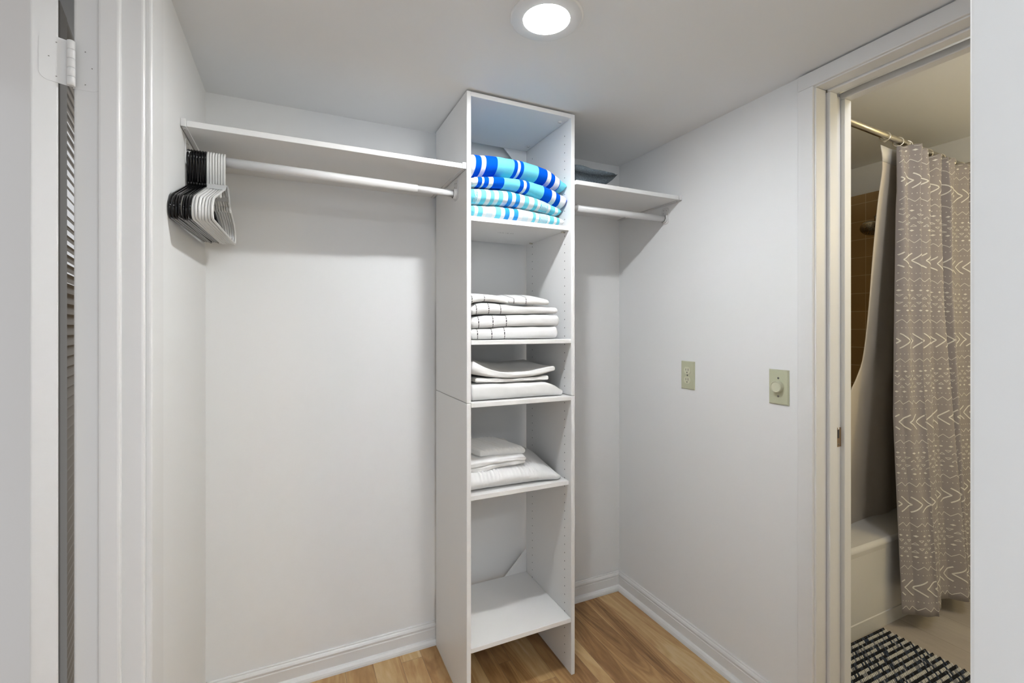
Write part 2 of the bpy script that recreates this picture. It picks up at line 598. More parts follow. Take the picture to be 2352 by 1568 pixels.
# leaf plate on the door edge, slightly proud
pb = p0 + ed * 0.001 + nrm * 0.0002 + Vector((0, 0, hz0))
mb = MB()
mb.prism(out, pb, ed, (0, 0, 1), nrm * 0.0006)
lo = mb.build('hinge_plate', TRIM, hg)
pj_ = Vector((-0.3735, LJ - 0.0001, hz0))
mb = MB()
mb.prism(out, pj_, (1, 0, 0), (0, 0, 1), (0, -0.0005, 0))
lj_ = mb.build('hinge_plate', TRIM, hg)
for base, ex, n_, us in ((pb, ed, nrm * 0.0009, 0), (pj_, Vector((1, 0, 0)), Vector((0, -0.0008, 0)), 1)):
    for u, v in ((0.018, 0.87), (0.028, 0.52), (0.018, 0.13)):
        mb = MB()
        c = base + ex * u + Vector((0, 0, lh * v)) + n_
        for a in (0.6, 2.17):
            q = ex * math.cos(a) + Vector((0, 0, 1)) * math.sin(a)
            s = n_.normalized().cross(q)
            mb.add([c + q * 0.0013 + s * 0.00035, c - q * 0.0013 + s * 0.00035, c - q * 0.0013 - s * 0.00035, c + q * 0.0013 - s * 0.00035], [(0, 1, 2, 3)])
        mb.build('screw_slot', SCREW, hg)

# louvered door in the next room, seen through the hinge gap
ldir = Vector((-0.1754, 0.9845, 0))
lnor = Vector((0.9845, 0.1754, 0))
P0 = Vector((-0.5145, 1.497, 0))
d2 = empty('door_2', P0, 'louvered door in the next room, seen through the hinge gap', 'door')
d2['kind'] = 'structure'
del d2['category']
mb = MB()
for u0, u1 in ((0, 0.083), (0.38, 0.46)):
    mb.prism([(u0, -0.028), (u0, 0), (u1, 0), (u1, -0.028)], P0, ldir, lnor, (0, 0, 2.19))
mb.prism([(0.083, -0.026), (0.083, -0.001), (0.38, -0.001), (0.38, -0.026)], P0 + Vector((0, 0, 2.07)), ldir, lnor, (0, 0, 0.12))
mb.prism([(0.083, -0.026), (0.083, -0.001), (0.38, -0.001), (0.38, -0.026)], P0, ldir, lnor, (0, 0, 0.10))
mb.build('frame', LOUVF, d2)
mb = MB()
z = 0.11
while z < 2.06:
    a = P0 + ldir * 0.083 + Vector((0, 0, z))
    b = P0 + ldir * 0.38 + Vector((0, 0, z))
    o1, o2 = lnor * -0.003, lnor * -0.025 + Vector((0, 0, 0.030))
    t_ = Vector((0, 0, 0.006))
    V = [a + o1, b + o1, b + o2, a + o2, a + o1 + t_, b + o1 + t_, b + o2 + t_, a + o2 + t_]
    mb.add(V, [(0, 1, 2, 3), (7, 6, 5, 4), (0, 4, 5, 1), (2, 6, 7, 3), (1, 5, 6, 2), (0, 3, 7, 4)])
    z += 0.0275
mb.build('louvers', LOUV, d2)

# ------------------------------------------------------------------ ceiling light
lc = (0.588, 1.047)
lt = empty('ceiling_light', (lc[0], lc[1], H), 'round white recessed ceiling light glowing above the closet', 'ceiling light')
mb = MB()
for pr in ([(0.0935, -0.0003), (0.0935, -0.0030)], [(0.0935, -0.0030), (0.0925, -0.0046), (0.0900, -0.0056)], [(0.0900, -0.0056), (0.075, -0.0066), (0.0602, -0.0068)], [(0.0602, -0.0068), (0.0598, -0.0003)], [(0.0598, -0.0003), (0.0935, -0.0003)]):
    mb.lathe(pr, (lc[0], lc[1], H), 'z', 96)
mb.build('trim_ring', TRIM, lt)
mb = MB()
mb.lathe([(0.0598, -0.0060), (0.054, -0.0082), (0.045, -0.0098), (0.034, -0.0110), (0.018, -0.0119), (0.0001, -0.0122)], (lc[0], lc[1], H), 'z', 64)
mb.build('lens', LAMPM, lt, origin=(lc[0], lc[1], H))

# ------------------------------------------------------------------ storage tower
TX0, TX1, TF, TB, TZ, PT, SPL = 0.522, 0.9456, 1.4689, 1.8385, 2.0734, 0.0155, 1.0314
tw = empty('storage_tower', ((TX0 + TX1) / 2, (TF + TB) / 2, 0), 'tall narrow white shelving tower standing against the back wall', 'shelving unit')
hy = [at(1297, 700, 'x', TX1 - PT).y, at(1223, 700, 'x', TX1 - PT).y]
hzs = [0.055 + 0.0315 * k for k in range(63)]
for xa, inner, s in ((TX0, TX0 + PT, 1), (TX1 - PT, TX1 - PT, -1)):
    for z0, z1 in ((0.0, SPL - 0.0008), (SPL + 0.0008, TZ)):
        mb = MB()
        mb.box((xa, TF, z0), (xa + PT, TB, z1))
        for yy in hy:
            for zz in hzs:
                if z0 + 0.03 < zz < z1 - 0.03:
                    mb.disc((inner + s * 0.0003, yy, zz), (s, 0, 0), 0.0022, 8, 1)
        mb.build('side_panel', [MELA, PIN], tw, bevel=0.0022, seg=3)
bx('top_panel', (TX0 + PT, TF + 0.0008, TZ - 0.0155), (TX1 - PT, TB, TZ - 0.0003), MELA, tw, 0.0012)
SI0, SI1 = TX0 + PT + 0.0006, TX1 - PT - 0.0006
SH = {'beach': (1.6621, 1.4868), 'bath': (1.2418, 1.4697), 'sheet': (1.0312, 1.4697), 'mat': (0.7139, 1.4868), 'low': (0.2104, 1.4706)}
for k, (zt, yf) in SH.items():
    mb = MB()
    mb.box((SI0, yf, zt - 0.0155), (SI1, TB - 0.001, zt))
    if k == 'beach':             # faint stamp on the underside
        for q in range(9):
            xx = 0.705 + q * 0.0075
            mb.box((xx, 1.632, zt - 0.0157), (xx + 0.0032 + 0.002 * (q % 3), 1.6335 + 0.0012 * (q % 2), zt - 0.0156), 1)
    mb.build('shelf', [MELA, PIN], tw, bevel=0.0010)
# corner braces at the back
mb = MB()
mb.prism([(SI1, 0.2108), (SI1, at(1208, 1258, 'y', TB).z), (at(1158, 1325, 'y', TB).x, 0.2108)], (0, TB - 0.004, 0), (1, 0, 0), (0, 0, 1), (0, 0.003, 0))
mb.build('corner_brace', MELA, tw)
xg = at(1156, 343, 'y', TB).x
mb = MB()
mb.prism([(SI1, TZ - 0.016), (xg, TZ - 0.016), (SI1, TZ - 0.016 - 1.05 * (SI1 - xg))], (0, TB - 0.004, 0), (1, 0, 0), (0, 0, 1), (0, 0.003, 0))
mb.build('corner_brace', MELA, tw)
xb = at(1158, 797, 'y', TB).x
mb = MB()
mb.prism([(SI0, 1.226), (xb + 0.004, 1.226), (xb - 0.012, at(1120, 803, 'y', TB).z), (SI0, at(1120, 803, 'y', TB).z)], (0, TB - 0.004, 0), (1, 0, 0), (0, 0, 1), (0, 0.003, 0))
mb.build('corner_brace', MELA, tw)
for yy in hy:                    # round cam caps under the top panel and the towel shelf
    mb = MB()
    mb.lathe([(0.0001, -0.0035), (0.006, -0.0035), (0.0085, -0.0020), (0.0085, 0)], (TX1 - PT - 0.022, yy, TZ - 0.0155), 'z', 20)
    mb.box((TX1 - PT - 0.027, yy - 0.0006, TZ - 0.0194), (TX1 - PT - 0.017, yy + 0.0006, TZ - 0.0189), 1)
    mb.build('cam_cap', [WPLAS, PIN], tw)
    mb = MB()
    mb.tube([(TX1 - PT - 0.014, yy, 1.6621 - 0.0185), (TX1 - PT - 0.0002, yy, 1.6621 - 0.0185)], 0.0028, 8)
    mb.build('shelf_pin', NICK, tw)


# ------------------------------------------------------------------ shelves and rods either side
def shelf(name, xa, xb, yf, zt, label, ends):
    e = empty(name, ((xa + xb) / 2, (yf + YB) / 2, zt), label, 'shelf', 'wall shelves beside the tower')
    a, b = xa + (0.013 if 'l' in ends else 0.0006), xb - (0.013 if 'r' in ends else 0.0006)
    bx('board', (a, yf, zt - 0.016), (b, YB - 0.0006, zt), MELA, e, 0.001)
    for s, xx in (('l', xa), ('r', xb)):
        if s not in ends:
            continue
        k = 1 if s == 'l' else -1
        mb = MB()               # L bracket: side plate, under flange, front lip
        p = sorted((xx + k * 0.0004, xx + k * 0.0128))
        mb.box((p[0], yf - 0.004, zt - 0.0185), (p[1], YB - 0.0008, zt - 0.0162))
        pp = sorted((xx + k * 0.0004, xx + k * 0.003))
        mb.box((pp[0], yf - 0.003, zt - 0.0185), (pp[1], YB - 0.0008, zt + 0.004))
        mb.box((p[0], yf - 0.004, zt - 0.0185), (p[1], yf - 0.0006, zt + 0.0035))
        eb = mb.build('end_bracket', METW, e, 0.001)
        mb = MB()
        mb.lathe([(0.0018, 0.0), (0.0016, -0.0004), (0.0001, -0.0005)], ((p[0] + p[1]) / 2, yf + 0.018, zt - 0.0185), 'z', 10)
        mb.build('screw', SCREW, eb)
    return e


SZ = 1.8310
shelf('wall_shelf', XL, TX0, 1.478, SZ, 'long white shelf above the hangers, left of the tower', 'lr')
shelf('wall_shelf', TX1, XR, 1.4601, SZ - 0.001, 'short white shelf with the grey cushion, right of the tower', 'r')


def rod(xa, ya, xb, yb, z, xj, label):
    e = empty('closet_rod', ((xa + xb) / 2, (ya + yb) / 2, z), label, 'closet rod', 'closet rods under the shelves')
    A, B = Vector((xa, ya, z)), Vector((xb, yb, z))
    d = (B - A).normalized()
    J = A + d * ((xj - xa) / d.x)
    if xj > (xa + xb) / 2:       # the wide tube reaches from the left
        o0, o1, i0, i1 = A + d * 0.006, J, J - d * 0.02, B - d * 0.006
    else:
        o0, o1, i0, i1 = J, B - d * 0.006, A + d * 0.006, J + d * 0.02
    MB().tube([o0, o1], 0.0140, 28).build('outer_tube', METW, e)
    MB().tube([i0, i1], 0.0118, 28).build('inner_tube', METW, e)
    for P, k in ((A, 1), (B, -1)):
        mb = MB()                # rounded wall plate with a cup
        out_ = []
        for t in range(24):
            a = 2 * math.pi * t / 24
            cx_, sz_ = math.cos(a), math.sin(a)
            out_.append((0.021 * math.copysign(abs(cx_) ** 0.5, cx_), 0.012 + 0.036 * math.copysign(abs(sz_) ** 0.5, sz_)))
        mb.prism(out_, P + Vector((k * 0.0004, 0, 0)), (0, 1, 0), (0, 0, 1), (k * 0.0028, 0, 0))
        ring = []
        for t in range(17):      # U cup under the tube
            a = math.pi + math.pi * t / 16
            ring.append(P + Vector((0, 0.0165 * math.cos(a), 0.0165 * math.sin(a))))
        ring = [P + Vector((0, -0.0165, 0.012))] + ring + [P + Vector((0, 0.0165, 0.012))]
        V = []
        for q in ring:
            r_ = q - P
            o_ = Vector((0, r_.y * 1.12, r_.z * 1.12 if r_.z < 0 else r_.z))
            V.append([q + Vector((k * 0.003, 0, 0)), q + Vector((k * 0.014, 0, 0)), P + o_ + Vector((k * 0.014, 0, 0)), P + o_ + Vector((k * 0.003, 0, 0))])
        mb.loft(V, 0, True, True, False)
        rf = mb.build('rod_flange', METW, e)
        for yy, zz in ((-0.009, 0.034), (0.007, 0.037), (0.009, 0.024)):
            mb = MB()
            mb.lathe([(0.0017, 0.0), (0.0014, k * 0.0004), (0.0001, k * 0.0005)], P + Vector((k * 0.0032, yy, zz)), 'x', 8)
            mb.build('screw', SCREW, rf)
    return e


RZ = 1.7565
RYL = 1.552
rod(XL, RYL, TX0, 1.578, RZ, at(958, 432, 'y', 1.573).x, 'long white telescoping closet rod with the hangers on it')
rod(TX1, 1.558, XR, 1.552, 1.7545, 1.01, 'short white closet rod under the right shelf')


# ------------------------------------------------------------------ hangers
def arc(c, r, a0, a1, n):
    return [(c[0] + r * math.cos(a0 + (a1 - a0) * k / n), c[1] + r * math.sin(a0 + (a1 - a0) * k / n)) for k in range(n + 1)]


def smooth_path(P, r, closed=False, n=5):
    """round the corners of a polyline (2-D)"""
    out_ = []
    N = len(P)
    for i in range(N):
        if not closed and i in (0, N - 1):
            out_.append(P[i])
            continue
        a, b, c = Vector(P[i - 1]), Vector(P[i]), Vector(P[(i + 1) % N])
        rr = min(r, (a - b).length * 0.45, (c - b).length * 0.45)
        s, e_ = b + (a - b).normalized() * rr, b + (c - b).normalized() * rr
        for k in range(n + 1):
            t = k / n
            q = s * (1 - t) ** 2 + b * 2 * t * (1 - t) + e_ * t * t
            out_.append((q.x, q.y))
    return out_


def make_hanger(m, name='clothes_hanger'):
    """local frame: origin on the rod axis, hanger in the y-z plane"""
    R = 0.00325
    e = empty(name, (0, 0, 0), 'x', 'hanger')
    hk = [(-0.0185, -0.072)] + arc((0.0, 0.0), 0.0185, math.pi, -0.55, 14)
    mb = MB()
    mb.tube([(0, y, z) for y, z in hk], R, 8)
    # pointed start of the hook is the neck; the body follows
    mb.build('hook', m, e)
    body = [(-0.012, -0.080), (-0.205, -0.150), (-0.226, -0.178), (-0.219, -0.204), (0.219, -0.204), (0.226, -0.178), (0.205, -0.150), (0.0, -0.080)]
    P = smooth_path(body, 0.030, True, 6)
    P.append(P[0])
    mb = MB()
    mb.tube([(0, y, z) for y, z in P], R, 8, cap=False)
    # little hooks for straps below the shoulders
    for s in (-1, 1):
        q = smooth_path([(s * 0.085, -0.106), (s * 0.088, -0.122), (s * 0.104, -0.124), (s * 0.106, -0.113)], 0.01, False, 3)
        mb.tube([(0, y, z) for y, z in q], R * 0.8, 7)
    mb.tube([(0, -0.0185, -0.070), (0, -0.010, -0.083)], R * 1.15, 8)
    mb.build('frame', m, e)
    return e


def dup(o):
    r = o.copy()
    C.objects.link(r)
    for ch in list(o.children):
        c = ch.copy()
        C.objects.link(c)
        c.parent = r
    return r


NTH = ['first', 'second', 'third', 'fourth', 'fifth', 'sixth', 'seventh']
hb = make_hanger(BLACK)
hw = make_hanger(WPLAS)
hr = random.Random(5)
for i in range(14):
    x_ = -0.2615 + i * 0.00655
    src = hb if i < 7 else hw
    o = src if i in (0, 7) else dup(src)
    yy = RYL + (x_ - XL) / (TX0 - XL) * 0.026
    o.location = (x_, yy, RZ + 0.0008)
    o.rotation_euler = (math.radians(hr.uniform(1.0, 2.2)), 0, math.radians(-0.6 + hr.uniform(-0.06, 0.06)))
    if i < 7:
        tag(o, 'black plastic hanger, %s from the left wall' % NTH[i], 'hanger', 'black hangers on the left rod')
    else:
        tag(o, 'white plastic hanger, %s after the black hangers' % NTH[i - 7], 'hanger', 'white hangers on the left rod')
# clear retail sleeve left around the necks of the white hangers
xa, xb = -0.2135, -0.1690
yc, zc = RYL - 0.004, RZ - 0.0765
mb = MB()
prof = [(-0.052, -0.017), (-0.018, 0.003), (0.022, 0.003), (0.052, -0.026)]
for (y0_, z0_), (y1_, z1_) in zip(prof, prof[1:]):
    mb.add([(xa, yc + y0_, zc + z0_), (xb, yc + y0_, zc + z0_), (xb, yc + y1_, zc + z1_), (xa, yc + y1_, zc + z1_),
            (xa, yc + y0_, zc + z0_ + 0.0008), (xb, yc + y0_, zc + z0_ + 0.0008), (xb, yc + y1_, zc + z1_ + 0.0008), (xa, yc + y1_, zc + z1_ + 0.0008)],
           [(0, 1, 2, 3), (7, 6, 5, 4), (0, 4, 5, 1), (2, 6, 7, 3), (1, 5, 6, 2), (0, 3, 7, 4)])
mb.prism([(-0.022, 0.003), (0.022, 0.005), (0.058, -0.030), (0.044, -0.056)], (xb, yc, zc), (0, 1, 0), (0, 0, 1), (0.0008, 0, 0))
mb.box((xb + 0.0008, yc + 0.012, zc - 0.020), (xb + 0.0013, yc + 0.018, zc - 0.008))
tag(mb.build('hanger_sleeve', CLEAR), 'clear plastic sleeve around the necks of the white hangers', 'plastic sleeve')


# ------------------------------------------------------------------ folded cloth
class Slab:
    """folded cloth lying along x: top and bottom profiles, rounded front fold"""

    def __init__(self, K, yf, yb, e=2.6, edge=0.012, back=0.0, sag=0.0, wob=0.0008, seed=0, yfv=None, ribs=None, rollk=1.2):
        # K: list of (x, z_bottom, z_top)
        self.xs = [k[0] for k in K]
        self.zb = [k[1] for k in K]
        self.zt = [k[2] for k in K]
        self.yf, self.yb, self.e, self.edge, self.back, self.sag, self.wob = yf, yb, e, edge, back, sag, wob
        self.r = random.Random(seed)
        self.ph = [self.r.uniform(0, 6.28) for _ in range(8)]
        self.yfv = yfv or (lambda x: 0.0)
        self.ribs = ribs
        self.rollk = rollk

    def S(self, x, phi, k=1.0, grow=0.0):
        zb, zt = catmull(self.xs, self.zb, x), catmull(self.xs, self.zt, x)
        hz = max(0.002, (zt - zb) / 2)
        c, s = math.cos(phi), math.sin(phi)
        cc = math.copysign(abs(c) ** (2 / self.e), c)
        ss = math.copysign(abs(s) ** (2 / self.e), s)
        yf = self.yf + self.yfv(x)
        hyd = (self.yb - yf) / 2
        # the front edge is a roll about as deep as the cloth is thick
        roll = min(hz * self.rollk, hyd)
        if cc > 0:
            y = yf + roll - cc * roll if abs(c) > 0.02 or True else 0
            # stretch the flat part between the two rolls
        flat = self.yb - yf - 2 * roll
        tt = (1 - cc) / 2
        # flat span inserted around phi = +-90 degrees
        a = min(1.0, max(0.0, 0.5 + (0.5 - tt) * -1.6))
        y = yf + roll * (1 - cc) + flat * (a if abs(s) > 0.2 else (0.0 if c > 0 else 1.0))
        q = self.ph
        wv = self.wob * (math.sin(x * 60 + q[0] + y * 20) + 0.6 * math.sin(x * 133 + q[1]) + 0.5 * math.sin(phi * 5 + x * 30 + q[2]))
        z = (zb + zt) / 2 + ss * (hz * k + grow + (wv if s > -0.6 else 0))
        dep = min(1, max(0, (y - yf) / max(1e-4, self.yb - yf)))
        if s > 0:
            z += s * (self.back * dep - self.sag * math.sin(math.pi * dep))
        y -= cc * (grow + wv)
        if self.ribs and s > -0.3:
            z += self.ribs(x, y) * (1 if s > 0.2 else 0.5)
        return Vector((x, y, z))

    def mesh(self, mb, n=44, step=0.006, cuts=(), matfn=None, rx=None):
        x0, x1 = self.xs[0], self.xs[-1]
        X = sorted(set([x0, x1] + [x0 + (x1 - x0) * i / max(2, int((x1 - x0) / step)) for i in range(int((x1 - x0) / step) + 1)] + [c for c in cuts if x0 < c < x1]))
        X = [X[0]] + [b for a, b in zip(X, X[1:]) if b - a > 1e-5]
        phis = [2 * math.pi * i / n for i in range(n)]
        rings = []
        r = self.edge
        # rounded left end
        for t in (0.25, 0.6, 0.85):
            k = math.sin(t * math.pi / 2)
            rings.append((x0 - r * math.cos(t * math.pi / 2), x0, k))
        for xx in X:
            rings.append((xx, xx, 1.0))
        for t in (0.85, 0.6, 0.25):
            k = math.sin(t * math.pi / 2)
            rings.append((x1 + r * math.cos(t * math.pi / 2), x1, k))
        R = []
        for xr_, xs_, k in rings:
            P = [self.S(xs_, p) for p in phis]
            if k < 1:
                zm = (catmull(self.xs, self.zb, xs_) + catmull(self.xs, self.zt, xs_)) / 2
                P = [Vector((xr_, p.y + (0.5 * r * (1 - k) if p.y < (self.yf + self.yb) / 2 else 0), zm + (p.z - zm) * k)) for p in P]
            else:
                P = [Vector((xr_, p.y, p.z)) for p in P]
            R.append(P)
        for a in range(len(R) - 1):
            mid = (rings[a][0] + rings[a + 1][0]) / 2
            mi = matfn(mid) if matfn else 0
            mb.loft([R[a], R[a + 1]], mi, True, False, True)
        for P, rev in ((R[0], True), (R[-1], False)):
            mb.add(P, [tuple(range(n))[::-1] if rev else tuple(range(n))], matfn(P[0].x) if matfn else 0)
        return mb


def weld(o, d=1e-5):
    bm = bmesh.new()
    bm.from_mesh(o.data)
    bmesh.ops.remove_doubles(bm, verts=bm.verts, dist=d)
    bm.to_mesh(o.data)
    bm.free()
    return o


def zoomer(x0, y0, s):
    return lambda u, v: (x0 + u / s, y0 + v / s)


def trace(zm, top, bot, y, zfloor=None, n=12):
    """outline traced along the front plane y -> (x, zb, zt) keys"""
    T = [at(*zm(u, v), 'y', y) for u, v in top]
    B = [at(*zm(u, v), 'y', y) for u, v in bot]
    x0 = max(T[0].x, B[0].x)
    x1 = min(T[-1].x, B[-1].x, SI1 - 0.016)
    K = []
    for i in range(n + 1):
        xx = x0 + (x1 - x0) * i / n
        zb = float(np.interp(xx, [p.x for p in B], [p.z for p in B]))
        zt = float(np.interp(xx, [p.x for p in T], [p.z for p in T]))
        if zfloor is not None:
            zb = zfloor
        K.append((xx, zb, zt))
    for _ in range(2):           # relax the polyline
        K = [K[0]] + [(b[0], (a[1] + 2 * b[1] + c[1]) / 4 if zfloor is None else b[1], (a[2] + 2 * b[2] + c[2]) / 4) for a, b, c in zip(K, K[1:], K[2:])] + [K[-1]]
    return K


def xcut(zm, us, v, y):
    return [at(*zm(u, v), 'y', y).x for u in us]


# ---- beach towels on the upper shelf
zb_ = zoomer(1060, 320, 6.032)
YT = 1.492
bt1 = [(100, 492), (350, 478), (500, 476), (700, 492), (830, 515), (1050, 552), (1200, 612), (1340, 668), (1430, 712)]
bt2 = [(100, 622), (290, 640), (450, 650), (600, 660), (780, 690), (900, 722), (1060, 772), (1200, 838), (1330, 905), (1455, 960)]
bt3 = [(100, 872), (400, 890), (600, 897), (780, 920), (1000, 960), (1100, 985), (1200, 1012), (1345, 1045)]
sets = [
    ('t1', [(100, 118), (250, 140), (480, 160), (700, 200), (850, 232), (1050, 300), (1200, 350), (1300, 412), (1390, 500), (1420, 560)], bt1, None,
     [(0, 200, 0), (200, 285, 1), (285, 347, 0), (347, 505, 1), (505, 738, 2), (738, 787, 1), (787, 822, 0), (822, 868, 1), (868, 1075, 2), (1075, 1195, 1), (1195, 1245, 0), (1245, 1300, 1), (1300, 1362, 0), (1362, 1370, 1), (1370, 1600, 2)],
     'rolled blue and aqua striped beach towel, topmost of the stack', 400),
    ('t2', [(u, v + 4) for u, v in bt1[:-1]] + [(1440, 745), (1465, 790)], bt2, None,
     [(0, 230, 0), (230, 290, 1), (290, 318, 0), (318, 385, 1), (385, 445, 0), (445, 597, 1), (597, 812, 2), (812, 866, 1), (866, 905, 0), (905, 947, 1), (947, 1147, 2), (1147, 1257, 1), (1257, 1312, 0), (1312, 1372, 1), (1372, 1456, 0), (1456, 1600, 1)],
     'blue and aqua striped beach towel, second from the top of the stack', 650),
    ('t3', [(u, v + 4) for u, v in bt2[:-1]] + [(1345, 935)], bt3, None,
     [(0, 225, 5), (225, 275, 0), (275, 345, 2), (345, 407, 0), (407, 462, 2), (462, 520, 0), (520, 582, 2), (582, 647, 0), (647, 705, 3), (705, 757, 0), (757, 815, 3), (815, 880, 0), (880, 942, 2), (942, 1010, 0), (1010, 1057, 2), (1057, 1097, 0), (1097, 1203, 5), (1203, 1237, 0), (1237, 1300, 2), (1300, 1338, 0), (1338, 1600, 2)],
     'white towel with aqua stripes, third down in the beach towel stack', 850),
    ('t4', [(u, v + 3) for u, v in bt3[:-1]] + [(1330, 1050), (1385, 1070)], None, 1.6627,
     [(0, 185, 5), (185, 232, 0), (232, 300, 2), (300, 347, 0), (347, 435, 4), (435, 477, 0), (477, 552, 2), (552, 607, 0), (607, 670, 3), (670, 732, 0), (732, 792, 3), (792, 850, 0), (850, 930, 4), (930, 992, 0), (992, 1035, 2), (1035, 1080, 0), (1080, 1196, 5), (1196, 1227, 0), (1227, 1285, 2), (1285, 1322, 0), (1322, 1362, 2), (1362, 1600, 0)],
     'white towel with aqua stripes, bottom of the beach towel stack', 1050),
]
BMATS = [BW, BB, BA, BM, BP, BA]
for nm, top, bot, zf, st, label, vm in sets:
    b_ = bot or [(100, 1040), (1385, 1198)]
    K = trace(zb_, top, b_, YT, zf, 14)
    K = [(max(x_, SI0 + 0.019) if i == 0 else x_, a, b) for i, (x_, a, b) in enumerate(K)]
    x_ref = lambda u: at(*zb_(u, vm + (u - 600) * 0.18), 'y', YT).x
    bounds = [(x_ref(a), x_ref(b), mi) for a, b, mi in st]

    def mf(x_, B=bounds):
        for a, b, mi in B:
            if a <= x_ < b:
                return 2 if mi == 5 else mi
        return B[-1][2] if x_ > B[-1][0] else 0
    mb = MB()
    sl = Slab(K, YT, 1.80, e=2.3, edge=0.016, wob=0.0006, seed=vm, rollk=2.3)
    sl.mesh(mb, cuts=[b[0] for b in bounds], matfn=mf)
    n0 = len(mb.f)
    for a, b, mi in bounds:      # diagonal pin stripes
        if mi != 5:
            continue
        a = max(a, K[0][0])
        q = a - 0.03
        while q < b + 0.01:
            for k in range(10):
                p0_, p1_ = -1.25 + 2.5 * k / 10, -1.25 + 2.5 * (k + 1) / 10
                xa_, xb_ = q - 0.016 * math.sin(p0_) + 0.008, q - 0.016 * math.sin(p1_) + 0.008
                cl = lambda v: min(max(v, a + 0.0006), b - 0.0006)
                if cl(xa_ + 0.0022) - cl(xa_) > 0.0004 and cl(xb_ + 0.0022) - cl(xb_) > 0.0004:
                    g = 0.0006
                    mb.add([sl.S(cl(xa_), p0_, 1, g), sl.S(cl(xa_ + 0.0022), p0_, 1, g), sl.S(cl(xb_ + 0.0022), p1_, 1, g), sl.S(cl(xb_), p1_, 1, g)], [(0, 1, 2, 3)], 0)
            q += 0.0050
    o = mb.build('beach_towel', BMATS, origin=((K[0][0] + K[-1][0]) / 2, 1.64, K[0][1]))
    weld(o)
    tag(o, label, 'towel', 'beach towels in the tower')

# ---- white bath towels with stitched stripes
zw = zoomer(1060, 640, 5.225)
YW = 1.492


def dots(mb, sl, x_, ph0, ph1, n, slant=0.0, mi=1):
    for k in range(n):
        p = ph0 + (ph1 - ph0) * (k + 0.5) / n
        dp = (ph1 - ph0) / n * 0.33
        xx = x_ + slant * math.sin(p)
        ww = 0.0017
        mb.add([sl.S(xx - ww, p - dp, 1, 0.0007), sl.S(xx + ww, p - dp, 1, 0.0007), sl.S(xx + ww, p + dp, 1, 0.0007), sl.S(xx - ww, p + dp, 1, 0.0007)], [(0, 1, 2, 3)], mi)


def line(mb, sl, x_, ph0, ph1, n=14, w_=0.0008, mi=1, slant=0):
    for k in range(n):
        p, q = ph0 + (ph1 - ph0) * k / n, ph0 + (ph1 - ph0) * (k + 1) / n
        xa_, xb_ = x_ + slant * k / n, x_ + slant * (k + 1) / n
        mb.add([sl.S(xa_ - w_, p, 1, 0.0007), sl.S(xa_ + w_, p, 1, 0.0007), sl.S(xb_ + w_, q, 1, 0.0007), sl.S(xb_ - w_, q, 1, 0.0007)], [(0, 1, 2, 3)], mi)


r1t = [(90, 598), (330, 596), (520, 575), (800, 570), (1100, 566), (1130, 566)]
r2t = [(90, 462), (300, 432), (560, 432), (800, 425), (1100, 425), (1150, 428)]
r3t = [(90, 312), (200, 282), (300, 272), (400, 280), (480, 296), (700, 318), (1000, 320), (1080, 328), (1130, 342)]
cfg = [
    (r1t, None, 1.2424, [192, 365, 516], 660, 'white bath towel with dotted stripes, bottom of its stack', YW, 3.2),
    (r2t, [(u, v + 3) for u, v in r1t[:-1]] + [(1158, 575)], None, [207, 378, 540], 510, 'white bath towel with dotted stripes, second up in its stack', YW - 0.002, 3.0),
    (r3t, [(90, 440), (300, 430), (560, 434), (800, 427), (1145, 425)], None, [180, 328, 472], 350, 'white bath towel with dotted stripes, third up, under the hand towels', YW, 2.4),
]
for top, bot, zf, ds, vm, label, yf, e_ in cfg:
    b_ = bot or [(90, 735), (1135, 725)]
    K = trace(zw, top, b_, yf, zf, 14)
    K = [(max(x_, SI0 + 0.019) if i == 0 else x_, a, b) for i, (x_, a, b) in enumerate(K)]
    mb = MB()
    sl = Slab(K, yf, 1.79, e=e_, edge=0.011, wob=0.0007, seed=vm, back=0.012 if vm == 350 else 0.0)
    sl.mesh(mb, step=0.008)
    for u in ds:
        dots(mb, sl, at(*zw(u, vm), 'y', yf).x, -1.25, 1.25, 9, -0.002)
        line(mb, sl, at(*zw(u, vm), 'y', yf).x, 1.25, 1.7, 5)
    if vm == 350:                # the layers of the fold show as a groove
        line(mb, sl, K[0][0], -0.5, -0.5, 1)
    o = mb.build('bath_towel', [TERRY, DOT], origin=((K[0][0] + K[-1][0]) / 2, 1.64, K[0][1]))
    weld(o)
    tag(o, label, 'towel', 'white bath towels in the tower')
# two folded hand towels on top
K = trace(zw, [(90, 205), (160, 198), (270, 192), (420, 196), (520, 232), (560, 256)], [(90, 305), (200, 278), (300, 270), (400, 278), (560, 298)], YW, None, 10)
K = [(max(x_, SI0 + 0.010) if i == 0 else x_, a, b) for i, (x_, a, b) in enumerate(K)]
mb = MB()
sl = Slab(K, YW, 1.70, e=2.6, edge=0.006, back=0.020, wob=0.0009, seed=3)
sl.mesh(mb, step=0.008)
for u in (125, 276):
    xx = at(*zw(u, 235), 'y', YW).x
    dots(mb, sl, xx, -1.2, 1.1, 6)
    line(mb, sl, xx, 1.1, 1.9, 10, slant=-0.02)
o = weld(mb.build('hand_towel', [TERRY, DOT], origin=((K[0][0] + K[-1][0]) / 2, 1.6, K[0][1])))
tag(o, 'white hand towel with dotted stripes, on the left of the stack top', 'towel', 'white hand towels on the stack')
